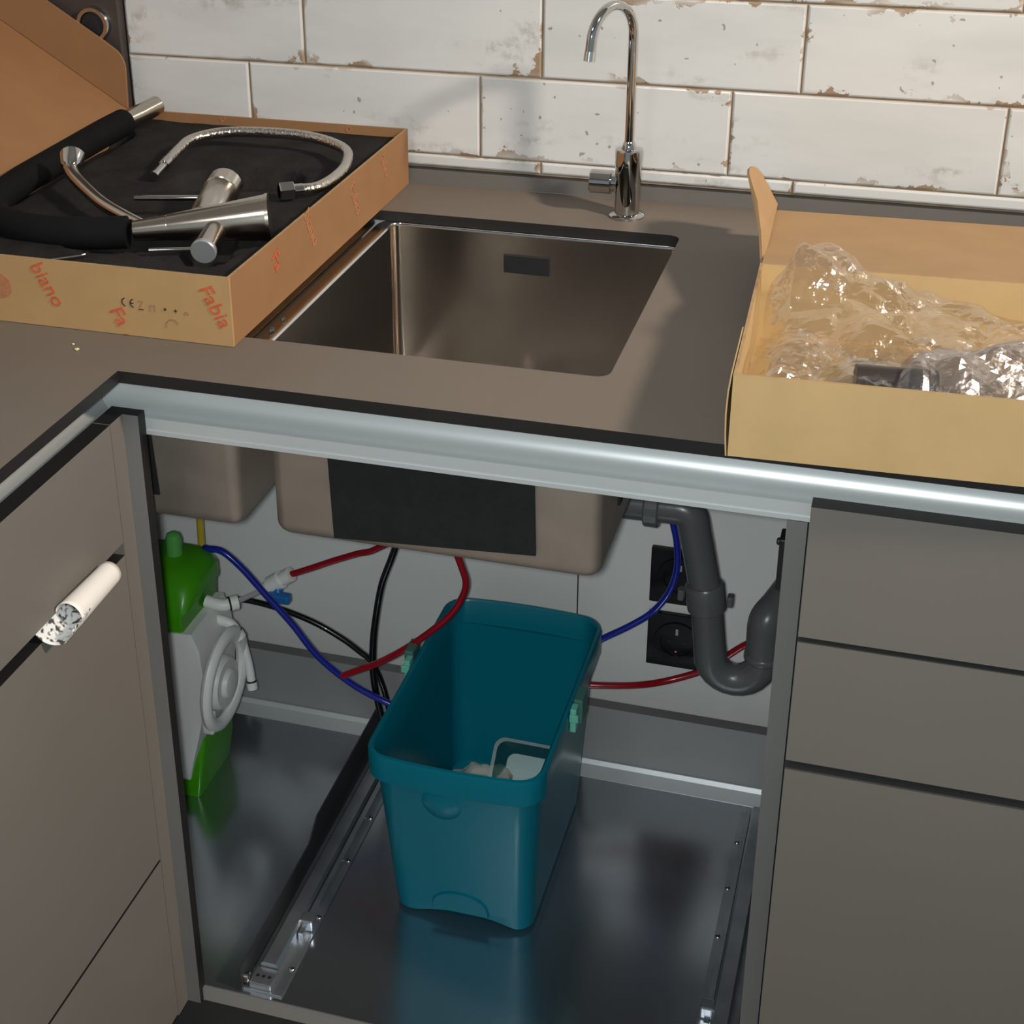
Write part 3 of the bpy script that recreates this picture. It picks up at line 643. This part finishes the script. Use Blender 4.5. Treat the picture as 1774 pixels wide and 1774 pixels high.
def h1(u, v):
    e = min(u - 0.004, 0.30 - u, v - 0.008, 0.252 - v) / 0.03; e = max(0, min(1, e))
    bulge = 0.052 * math.exp(-(((u - 0.050) / 0.075) ** 2 + ((v - 0.205) / 0.055) ** 2))
    return 0.016 + 0.038 * e ** 0.5 + bulge * max(0.65, e) + 0.010 * noise.noise(Vector((u * 14, v * 14, 4.2)))
obj_f = obj('plastic_bag', crumple(0.012, 0.29, 0.012, 0.246, 64, 54, h1, 2.0), 'film', None)
tag(obj_f, 'crumpled clear plastic film bulging out of the carton', 'plastic bag')
def h1b(u, v):
    return 0.006 + 0.016 * abs(noise.noise(Vector((u * 18, v * 18, 14.2))))
obj_g = obj('plastic_bag', crumple(0.014, 0.22, 0.02, 0.236, 40, 40, h1b, 12.0), 'film', None)
tag(obj_g, 'lower layer of clear film on the bottom of the carton', 'plastic bag')
def h2(u, v):
    c = 0.030 + 0.55 * (u - 0.09); e = max(0, 1 - abs((v - c) / 0.055))
    return 0.012 + 0.062 * e ** 0.5 * min(1, (u - 0.085) / 0.05)
obj_h = obj('plastic_bag', crumple(0.088, 0.33, 0.012, 0.19, 54, 40, h2, 7.0), 'film_grey', None)
tag(obj_h, 'greyish plastic bag wrapped around dark pipes at the right of the carton', 'plastic bag')
pp = tag(obj('plastic_pipe', tube([rt((0.092, 0.052, 0.056)), rt((0.12, 0.055, 0.055)), rt((0.155, 0.060, 0.053))], 0.0110, 18), 'dark_pipe', None, True), 'dark pipe end showing in the front of the carton', 'pipe')
pp2 = tag(obj('plastic_pipe', tube([rt((0.160, 0.022, 0.036)), rt((0.34, 0.028, 0.036))], 0.0085, 16), 'dark_pipe', None, True), 'dark pipe in the grey bag close to the front wall of the carton', 'pipe')
for (x, y), r_ in (((-0.0690, 0.0430), 0.0011), ((-0.0588, 0.0322), 0.0017)):
    cr = obj('crumb', ellipsoid((x, y, r_ * 0.75), r_ * 1.4, r_, r_ * 0.7, 8, 5, None, 0.4), 'crumb')
    tag(cr, ('smaller' if r_ < 0.0013 else 'larger') + ' of the two pale crumbs on the worktop in front of the tap box', 'crumb', 'crumbs on the worktop')

for x, y, q, which in ((0.0862, 0.121, 0.0022, 'nearest'), (0.0868, 0.150, 0.0026, 'middle one'), (0.0870, 0.180, 0.0019, 'farthest')):
    sc_ = obj('foam_scrap', ellipsoid((x, y, -0.0122 + q * 0.85), q, q * 1.9, q * 0.8, 8, 5, None, 0.9), 'carcass_dark')
    tag(sc_, which + ' of the three dark scraps on the sink edge beside the tap box', 'scrap', 'scraps on the sink edge')

# ------------------------------------------------------------------ curled label stuck in the left grip gap
lb = thing('curled_label', (0.004, -0.10, -0.192), 'curled white paper label hanging out of the black grip gap', 'label')
def curl(y0, y1, a0, a1, r0, r1, cx, cz, n=22, m=14, taper=0.0, skew=0.0, dz=0.0):
    vs = []; fs = []
    for side in (0, 1):
        for j in range(m + 1):
            tj = j / m
            for i in range(n + 1):
                ti = i / n; a = math.radians(a0 + (a1 - a0) * ti); r = (r0 + (r1 - r0) * tj) - 0.0022 * ti * taper - 0.0004 * side
                y = y0 + (y1 - y0) * tj + skew * (ti - 0.5)
                vs.append((cx + r * math.cos(a), y, cz + dz * tj + r * math.sin(a)))
    K = (n + 1) * (m + 1)
    for j in range(m):
        for i in range(n):
            a = j * (n + 1) + i; fs.append((a, a + 1, a + n + 2, a + n + 1)); fs.append((K + a, K + a + n + 1, K + a + n + 2, K + a + 1))
    for i in range(n):
        fs.append((i, K + i, K + i + 1, i + 1)); q = m * (n + 1) + i; fs.append((q, q + 1, K + q + 1, K + q))
    for j in range(m):
        a = j * (n + 1); fs.append((a, a + n + 1, K + a + n + 1, K + a)); a += n; fs.append((a, K + a, K + a + n + 1, a + n + 1))
    return MB().add(vs, fs)
obj('roll', curl(-0.060, -0.137, -110, 175, 0.0125, 0.0145, 0.0035, -0.1760, 30, 14, 1.0, 0.0), 'paper', lb, 'all')
obj('printed_end', curl(-0.110, -0.162, -185, 0, 0.0128, 0.0160, 0.0030, -0.1750, 22, 14, 0.0, 0.012), 'paper_print', lb, 'all')

# ------------------------------------------------------------------ kitchen waste bin
bn = thing('waste_bin', (0.256, 0.34, -0.7725), 'teal plastic waste bin with thick rim standing in the cabinet', 'bin')
def ring(x0, x1, y0, y1, r, z, arch=0.0):
    out = rr(x0, x1, y0, y1, r, z, 6, 12)
    if arch:
        q = []
        for x, y, zz in out:
            if y < y0 + 0.004:
                s_ = (x - (x0 + x1) / 2 - 0.006) / ((x1 - x0) * 0.36); zz += arch * max(0, 1 - s_ * s_)
            q.append((x, y, zz))
        out = q
    return out
zb = -0.7722
outr = [ring(0.180, 0.336, 0.210, 0.462, 0.020, zb + 0.001, 0.011), ring(0.174, 0.3415, 0.202, 0.468, 0.022, zb + 0.006, 0.010), ring(0.167, 0.3470, 0.190, 0.485, 0.024, -0.66), ring(0.1605, 0.3520, 0.178, 0.500, 0.025, -0.5540)]
rim = [ring(0.1535, 0.3595, 0.1690, 0.5080, 0.027, -0.5540), ring(0.1530, 0.3600, 0.1685, 0.5085, 0.027, -0.5260), ring(0.1545, 0.3585, 0.170, 0.5070, 0.026, -0.5215), ring(0.1580, 0.3550, 0.1735, 0.5035, 0.024, -0.5205)]
inr = [ring(0.1605, 0.3525, 0.176, 0.501, 0.023, -0.5235), ring(0.1635, 0.3495, 0.181, 0.4975, 0.022, -0.5700), ring(0.172, 0.3430, 0.200, 0.471, 0.022, zb + 0.022), ring(0.180, 0.336, 0.210, 0.462, 0.018, zb + 0.0165)]
def bow(rg_):   # the long sides stay straight, the short ends bow outwards a little
    out = []
    for x, y, z in rg_:
        k = 0.007 * (1 - ((x - 0.2565) / 0.10) ** 2); out.append((x, y + k if y > 0.338 else y - k, z))
    return out
rim = [bow(q) for q in rim]; inr[:2] = [bow(q) for q in inr[:2]]
bb = obj('body', loft(outr + rim + inr, True, True), 'teal', bn, True)
obj('grip_bump', ellipsoid((0.2450, 0.1820, -0.5710), 0.029, 0.0120, 0.032, 24, 12), 'teal', bb, True)
ab = [(0.222, -0.752), (0.222, -0.744)] + [(0.258 + 0.036 * math.cos(PI - PI * i / 10), -0.744 + 0.022 * math.sin(PI * i / 10)) for i in range(1, 10)] + [(0.294, -0.744), (0.294, -0.752)]
obj('foot_relief', prism(ab, lambda p: (p[0], 0.2045 - (p[1] + 0.77) * 0.11, p[1]), lambda p: (0.258 + (p[0] - 0.258) * 0.92, 0.1990 - (p[1] + 0.77) * 0.11, p[1] - 0.0005)), 'teal', bb)
def clip(x, s, y, zt=-0.520):
    o = obj('handle_clip', bevel_box(min(x, x + s * 0.0075), max(x, x + s * 0.0075), y - 0.008, y + 0.006, zt - 0.028, zt + 0.004, 0.0015), 'mint', bn)
    obj('clip_hook', bevel_box(min(x, x + s * 0.0105), max(x, x + s * 0.0105), y - 0.011, y - 0.0075, zt - 0.012, zt - 0.002, 0.001), 'mint', o)
    obj('clip_bracket', bevel_box(min(x + s * 0.0005, x + s * 0.012), max(x + s * 0.0005, x + s * 0.012), y + 0.0065, y + 0.036, zt - 0.026, zt + 0.008, 0.002), 'mint_dark', o)
clip(0.3603, 1, 0.312); clip(0.1527, -1, 0.352)
lump = tag(obj('crumpled_tissue', ellipsoid((0.226, 0.395, -0.733), 0.044, 0.048, 0.024, 28, 14, None, 0.35), 'tissue', None, True), 'pale crumpled tissue at the bottom of the teal bin', 'tissue')
def tub_rings(sc_, z0, z1):
    r0 = ring(-0.030 * sc_, 0.030 * sc_, -0.021 * sc_, 0.021 * sc_, 0.011 * sc_, z0); r1 = ring(-0.041 * sc_, 0.041 * sc_, -0.029 * sc_, 0.029 * sc_, 0.013 * sc_, z1); return r0, r1
o0, o1 = tub_rings(1, 0.0, 0.040); i0, i1 = tub_rings(0.965, 0.002, 0.040)
lipr = ring(-0.044, 0.044, -0.032, 0.032, 0.014, 0.0385); lipr2 = ring(-0.044, 0.044, -0.032, 0.032, 0.014, 0.0400)
mbt = loft([o0, o1, lipr, lipr2, i1, i0], True, True)
Rm = Matrix.Translation((0.2800, 0.432, -0.722)) @ Matrix.Rotation(math.radians(42), 4, 'X') @ Matrix.Rotation(math.radians(4), 4, 'Y')
mbt.v = [tuple(Rm @ Vector(p)) for p in mbt.v]
tub = tag(obj('plastic_tub', mbt, 'clear_tub', None, True), 'small clear plastic tub tilted on its side inside the teal bin', 'tub')

# ------------------------------------------------------------------ drawer runners screwed to the cabinet floor
def runner(x, s, label):
    r = thing('drawer_runner', (x, 0.26, -0.7724), label, 'drawer runner')
    X = lambda a, b: (min(x + s * a, x + s * b), max(x + s * a, x + s * b))
    z = -0.7723
    a, b = X(0.0, 0.0018); obj('upright_plate', prism([(0.030, z), (0.030, z + 0.034), (0.24, z + 0.036), (0.27, z + 0.056), (0.502, z + 0.060), (0.502, z)], lambda p: (a, p[0], p[1]), lambda p: (b, p[0], p[1])), 'runner_dark', r)
    a, b = X(0.0019, 0.0480); obj('base_plate', bx(a, b, 0.034, 0.490, z, z + 0.0025), 'runner_zinc', r)
    cs = [(0.012, 0.0026), (0.012, 0.0150), (0.0145, 0.0180), (0.0300, 0.0180), (0.0325, 0.0150), (0.0325, 0.0026)]
    ch = obj('channel', prism(cs, lambda p: (x + s * p[0], 0.062, z + p[1]), lambda p: (x + s * p[0], 0.486, z + p[1])), 'runner_zinc', r)
    cs2 = [(0.034, 0.0026), (0.034, 0.0125), (0.0400, 0.0125), (0.0400, 0.0026)]
    obj('slide', prism(cs2, lambda p: (x + s * p[0], 0.120, z + p[1]), lambda p: (x + s * p[0], 0.486, z + p[1])), 'runner_zinc', r)
    for y in (0.075, 0.160, 0.262, 0.345, 0.430):
        obj('screw', lathe((x + s * 0.0440, y, z + 0.0026), (0, 0, 1), [(0, 0.0030), (0.0015, 0.0030), (0.0022, 0.0018)], 10), 'chrome', r, True)
    a, b = X(0.030, 0.046); obj('catch', bevel_box(a, b, 0.134, 0.150, z + 0.003, z + 0.019, 0.002), 'runner_zinc', r)
    a, b = X(0.008, 0.034); ep = obj('end_plate', bevel_box(a, b, 0.036, 0.0612, z + 0.0027, z + 0.0110, 0.001), 'runner_zinc', r)
    for k in range(3):
        obj('hole', lathe((x + s * (0.014 + 0.007 * k), 0.048, z + 0.0109), (0, 0, 1), [(0, 0.0022), (0.0003, 0.0022)], 10), 'core_black', ep)
    obj('roller', lathe((x + s * 0.002, 0.040, z + 0.013), (s, 0, 0), [(0, 0.006), (0.005, 0.006), (0.006, 0.004)], 14), 'chrome', r, True)
runner(0.0500, 1, 'metal drawer runner on the cabinet floor left of the teal bin')
runner(0.5960, -1, 'metal drawer runner along the right side panel of the cabinet')

# ------------------------------------------------------------------ water filter unit
wf = thing('water_filter', (-0.20, 0.37, -0.7725), 'green and white water filter unit standing behind the corner post', 'water filter')
z0 = -0.7722
obj('base', loft([rr(-0.290, -0.1370, 0.322, 0.420, 0.004, z0, 3), rr(-0.290, -0.1300, 0.322, 0.425, 0.006, z0 + 0.045, 3), rr(-0.288, -0.1280, 0.335, 0.425, 0.010, -0.690, 3)]), 'green', wf, True)
shell = [(-0.288, -0.520), (-0.150, -0.515), (-0.125, -0.512), (-0.116, -0.535), (-0.113, -0.580), (-0.118, -0.630), (-0.128, -0.672), (-0.139, -0.712), (-0.146, -0.742), (-0.158, -0.742), (-0.164, -0.718), (-0.288, -0.716)]
sh = MB()
fr = [(x, 0.3225 - 0.004, z) for x, z in shell]; md = [(x + 0.0, 0.3300, z) for x, z in shell]; bk = [(x - 0.002, 0.420, z) for x, z in shell]
cx_, cz_ = -0.20, -0.60
fr2 = [(cx_ + (x - cx_) * 0.94, 0.3165, cz_ + (z - cz_) * 0.97) for x, z in shell]
loft([fr2, fr, md, bk], True, True, sh); obj('shell', sh, 'white_shell', wf, True)
rings = [rr(-0.292, -0.1380, 0.322, 0.424, 0.003, -0.5290, 3), rr(-0.292, -0.1370, 0.320, 0.428, 0.003, -0.4915, 3), rr(-0.290, -0.1320, 0.322, 0.430, 0.008, -0.4870, 3), rr(-0.288, -0.1280, 0.334, 0.432, 0.022, -0.4640, 3), rr(-0.284, -0.1330, 0.345, 0.430, 0.030, -0.4520, 3), rr(-0.270, -0.1500, 0.358, 0.418, 0.024, -0.4450, 3)]
cp = obj('cap', loft(rings), 'green', wf, True)
obj('cap_knob', lathe((-0.176, 0.392, -0.448), (0, 0, 1), [(0, 0.0105), (0.024, 0.0105), (0.031, 0.0085), (0.034, 0.004)], 20), 'green_pale', cp, True)
# round housing on the right side: an oval ring around a drum
rg = []
cy, cz = 0.3500, -0.5950
for i in range(36):
    a = 2 * PI * i / 36; w_ = 0.0100 + 0.0015 * math.cos(a)
    ctr = Vector((-0.1000 + 0.004 * math.sin(a), cy + 0.0560 * math.cos(a), cz + 0.0610 * math.sin(a))); er = Vector((0, math.cos(a), math.sin(a)))
    rg.append([ctr + er * w_ * math.cos(b_) + Vector((1, 0, 0)) * 0.0075 * math.sin(b_) for b_ in [2 * PI * k / 10 for k in range(10)]])
hd = obj('housing_ring', loft(rg + [rg[0]], False, False), 'white_plastic', wf, True)
obj('drum', lathe((-0.1125, cy - 0.002, cz - 0.004), (1, 0, 0), [(0, 0.036), (0.012, 0.036), (0.018, 0.032), (0.018, 0.020), (0.024, 0.018), (0.026, 0.012)], 32), 'white_shell', hd, True)
obj('bracket', bevel_box(-0.1155, -0.0995, 0.3050, 0.3200, -0.652, -0.622, 0.003), 'white_shell', hd)
def fitting(pts, r, name='push_fitting'):
    f = obj(name, tube(spline(pts, 6), r, 16), 'white_plastic', wf, True)
    P = [Vector(p) for p in pts]; d = (P[-1] - P[-2]).normalized(); d0 = (P[0] - P[1]).normalized()
    obj('collet', lathe(P[-1] - d * 0.002, d, [(0, r * 1.22), (0.010, r * 1.22), (0.011, r * 0.9)], 16), 'white_plastic', f, True)
    obj('seal_ring', lathe(P[-1] - d * 0.004, d, [(0, r * 1.10), (0.002, r * 1.26), (0.003, r * 1.10)], 16), 'core_black', f, True)
fitting([(-0.134, 0.384, -0.5040), (-0.122, 0.384, -0.5060), (-0.110, 0.386, -0.5075), (-0.102, 0.392, -0.5070)], 0.0080)
fitting([(-0.128, 0.388, -0.5330), (-0.117, 0.388, -0.5330), (-0.104, 0.389, -0.5375), (-0.097, 0.390, -0.5500)], 0.0072)
fitting([(-0.098, 0.405, -0.570), (-0.090, 0.402, -0.604), (-0.0845, 0.396, -0.630)], 0.0056)

# ------------------------------------------------------------------ tubes
def hose(name, pts, r, m, label, group='water tubes under the sink'):
    return tag(obj(name, tube(spline(pts, 8), r, 12), m, None, True), label, 'tube', group)
TR = 0.0036
hose('water_tube', [(-0.156, 0.434, -0.475), (-0.153, 0.43, -0.456), (-0.143, 0.42, -0.449), (-0.123, 0.42, -0.450), (-0.097, 0.42, -0.471), (-0.067, 0.42, -0.505), (-0.033, 0.42, -0.543), (0.0, 0.42, -0.586), (0.039, 0.425, -0.622), (0.078, 0.43, -0.645), (0.120, 0.44, -0.662), (0.150, 0.49, -0.680)], 0.0044, 'tube_blue', 'blue tube sloping down from the green filter to the bin')
vl = thing('inline_valve', (-0.077, 0.48, -0.54), 'white inline valve with blue lever between the white and red tubes', 'valve')
va, vb = Vector((-0.101, 0.480, -0.5405)), Vector((-0.056, 0.481, -0.5080)); vd = (vb - va).normalized()
vbody = obj('body', lathe(va, vd, [(0, 0.0060), (0.008, 0.0075), (0.0085, 0.0085), (0.017, 0.0090), (0.0175, 0.0125), (0.036, 0.0125), (0.0365, 0.0085), (0.043, 0.0085), (0.0435, 0.0105), (0.0545, 0.0105), (0.0555, 0.0075)], 20), 'white_plastic', vl, True)
obj('lever', bevel_box(-0.0860, -0.0540, 0.4600, 0.4740, -0.5450, -0.5320, 0.003), 'blue_plastic', vl)
obj('stem', lathe((-0.0740, 0.4755, -0.5290), (0.1, -0.5, -0.85), [(0, 0.006), (0.010, 0.006)], 14), 'blue_plastic', vl, True)
hose('water_tube', [(-0.104, 0.3935, -0.509), (-0.1045, 0.425, -0.522), (-0.1035, 0.455, -0.533), (-0.1015, 0.4775, -0.5405)], 0.0036, 'tube_white', 'short white tube from the filter to the inline valve')
hose('water_tube', [(-0.0590, 0.4808, -0.5100), (-0.030, 0.487, -0.4985), (-0.001, 0.495, -0.487), (0.031, 0.500, -0.474), (0.056, 0.502, -0.464), (0.10, 0.51, -0.43), (0.13, 0.52, -0.36)], 0.0044, 'tube_red', 'red tube rising from the inline valve to behind the sink bowl')
hose('water_tube', [(-0.157, 0.44, -0.545), (-0.130, 0.447, -0.540), (-0.107, 0.45, -0.539), (-0.066, 0.452, -0.545), (-0.018, 0.454, -0.559), (0.021, 0.456, -0.579), (0.045, 0.458, -0.597), (0.060, 0.460, -0.612), (0.072, 0.465, -0.65), (0.080, 0.47, -0.70)], 0.0040, 'tube_black', 'black tube sagging from the filter towards the floor left of the bin')
hose('water_tube', [(0.118, 0.44, -0.36), (0.106, 0.445, -0.41), (0.096, 0.45, -0.440), (0.082, 0.45, -0.480), (0.073, 0.45, -0.525), (0.068, 0.446, -0.570), (0.068, 0.442, -0.615), (0.074, 0.44, -0.660), (0.085, 0.44, -0.71)], 0.0044, 'tube_black', 'black tube hanging straight down from under the sink bowl')
hose('water_tube', [(0.186, 0.40, -0.36), (0.202, 0.40, -0.405), (0.208, 0.40, -0.429), (0.203, 0.397, -0.450), (0.191, 0.39, -0.471), (0.168, 0.382, -0.494), (0.134, 0.38, -0.525), (0.095, 0.385, -0.557), (0.070, 0.386, -0.572), (0.047, 0.386, -0.586)], 0.0044, 'tube_red', 'red tube looping from under the sink over the back rim of the bin')
hose('water_tube', [(0.425, 0.55, -0.34), (0.431, 0.55, -0.388), (0.438, 0.55, -0.420), (0.440, 0.55, -0.458), (0.432, 0.55, -0.493), (0.412, 0.55, -0.527), (0.385, 0.54, -0.547), (0.351, 0.53, -0.567), (0.32, 0.525, -0.59)], 0.0044, 'tube_blue', 'blue tube curving in front of the upper black socket')
hose('water_tube', [(0.56, 0.565, -0.535), (0.545, 0.568, -0.555), (0.526, 0.57, -0.572), (0.505, 0.57, -0.593), (0.477, 0.568, -0.618), (0.432, 0.555, -0.634), (0.398, 0.535, -0.633), (0.36, 0.522, -0.632), (0.33, 0.515, -0.632)], 0.0046, 'tube_red', 'red tube passing behind the drain trap to the right of the bin')
hose('water_tube', [(-0.191, 0.50, -0.41), (-0.193, 0.50, -0.471), (-0.194, 0.50, -0.53)], 0.0050, 'tube_yellow', 'yellow tube hanging behind the green filter cap')

# ------------------------------------------------------------------ drain pipe with trap
dp = thing('drain_trap', (0.50, 0.42, -0.54), 'dark grey plastic drain pipe with a U-bend trap', 'drain pipe')
def fillet(pts, r, n=6):
    P = [Vector(p) for p in pts]; out = [P[0]]
    for i in range(1, len(P) - 1):
        a = (P[i - 1] - P[i]); b = (P[i + 1] - P[i]); k = min(r, a.length * 0.48, b.length * 0.48)
        s, e = P[i] + a.normalized() * k, P[i] + b.normalized() * k
        for j in range(n + 1):
            u = j / n; out.append(s * (1 - u) ** 2 + P[i] * 2 * u * (1 - u) + e * u * u)
    return out + [P[-1]]
Y = 0.42
obj('inlet_pipe', tube(fillet([(0.262, 0.33, -0.262), (0.262, 0.40, -0.300), (0.34, Y, -0.302), (0.470, Y, -0.2985), (0.478, Y, -0.335), (0.4945, Y, -0.412)], 0.016), 0.0188, 22), 'pvc', dp, True)
obj('clamp_nut', lathe((0.417, Y, -0.302), (1, 0, 0), [(0, 0.021), (0.002, 0.0232), (0.016, 0.0232), (0.018, 0.0208)], 16), 'pvc', dp)
obj('socket', lathe((0.4905, Y, -0.392), (0.0145, 0, -0.10), [(0, 0.0205), (0.003, 0.0228), (0.026, 0.0232), (0.034, 0.0228), (0.036, 0.0205)], 26), 'pvc', dp, True)
for sx in (-1, 1):
    obj('clip_ear', bevel_box(0.4930 + sx * 0.0285 - 0.0035, 0.4930 + sx * 0.0285 + 0.0035, Y - 0.006, Y + 0.006, -0.418, -0.404, 0.0015), 'pvc', dp)
bend = [(0.4935, Y, -0.410), (0.5010, Y, -0.474)]
for i in range(0, 13):
    a = PI + PI * i / 12; bend.append((0.5330 + 0.0300 * math.cos(a), Y + 0.004 * i / 12, -0.4900 + 0.0300 * math.sin(a)))
bend += [(0.5635, Y + 0.005, -0.474)]
obj('trap_bend', tube(bend, [0.0190] * 2 + [0.0196] * 13 + [0.0196], 22), 'pvc', dp, True)
obj('trap_outlet', tube(fillet([(0.5635, Y + 0.005, -0.4880), (0.5625, Y + 0.005, -0.4330), (0.5745, 0.446, -0.4240), (0.5850, 0.466, -0.4130)], 0.022, 8), 0.0205, 22), 'pvc', dp, True)
obj('joint_ring', lathe((0.5635, Y + 0.005, -0.4880), (0, 0, 1), [(0, 0.0208), (0.002, 0.0222), (0.007, 0.0222), (0.009, 0.0208)], 24), 'pvc', dp, True)

# ------------------------------------------------------------------ sockets on the back panel
def outlet(z0, z1, label):
    o = thing('power_outlet', (0.44, 0.5998, z0), label, 'socket', 'black sockets behind the drain trap')
    fr_ = obj('frame', bevel_box(0.4005, 0.4795, 0.5905, 0.5996, z0, z1, 0.0015), 'outlet_black', o)
    cz = (z0 + z1) / 2; cx = 0.440
    obj('insert', lathe((cx, 0.5903, cz), (0, -1, 0), [(0, 0.0300), (0.0018, 0.0295), (0.0018, 0.0215), (0.0003, 0.0208)], 30), 'outlet_black', o, True)
    for dz in (-0.017, 0.017):
        obj('earth_contact', bevel_box(cx - 0.0022, cx + 0.0022, 0.5865, 0.5898, cz + dz - 0.005, cz + dz + 0.005, 0.0006), 'chrome', o)
    for dx in (-0.0095, 0.0095):
        obj('pin_hole', lathe((cx + dx, 0.5899, cz), (0, -1, 0), [(0, 0.0026), (0.0004, 0.0026)], 12), 'core_black', o)
outlet(-0.5370, -0.4560, 'upper of two black sockets on the white back panel')
outlet(-0.6345, -0.5535, 'lower of two black sockets on the white back panel')
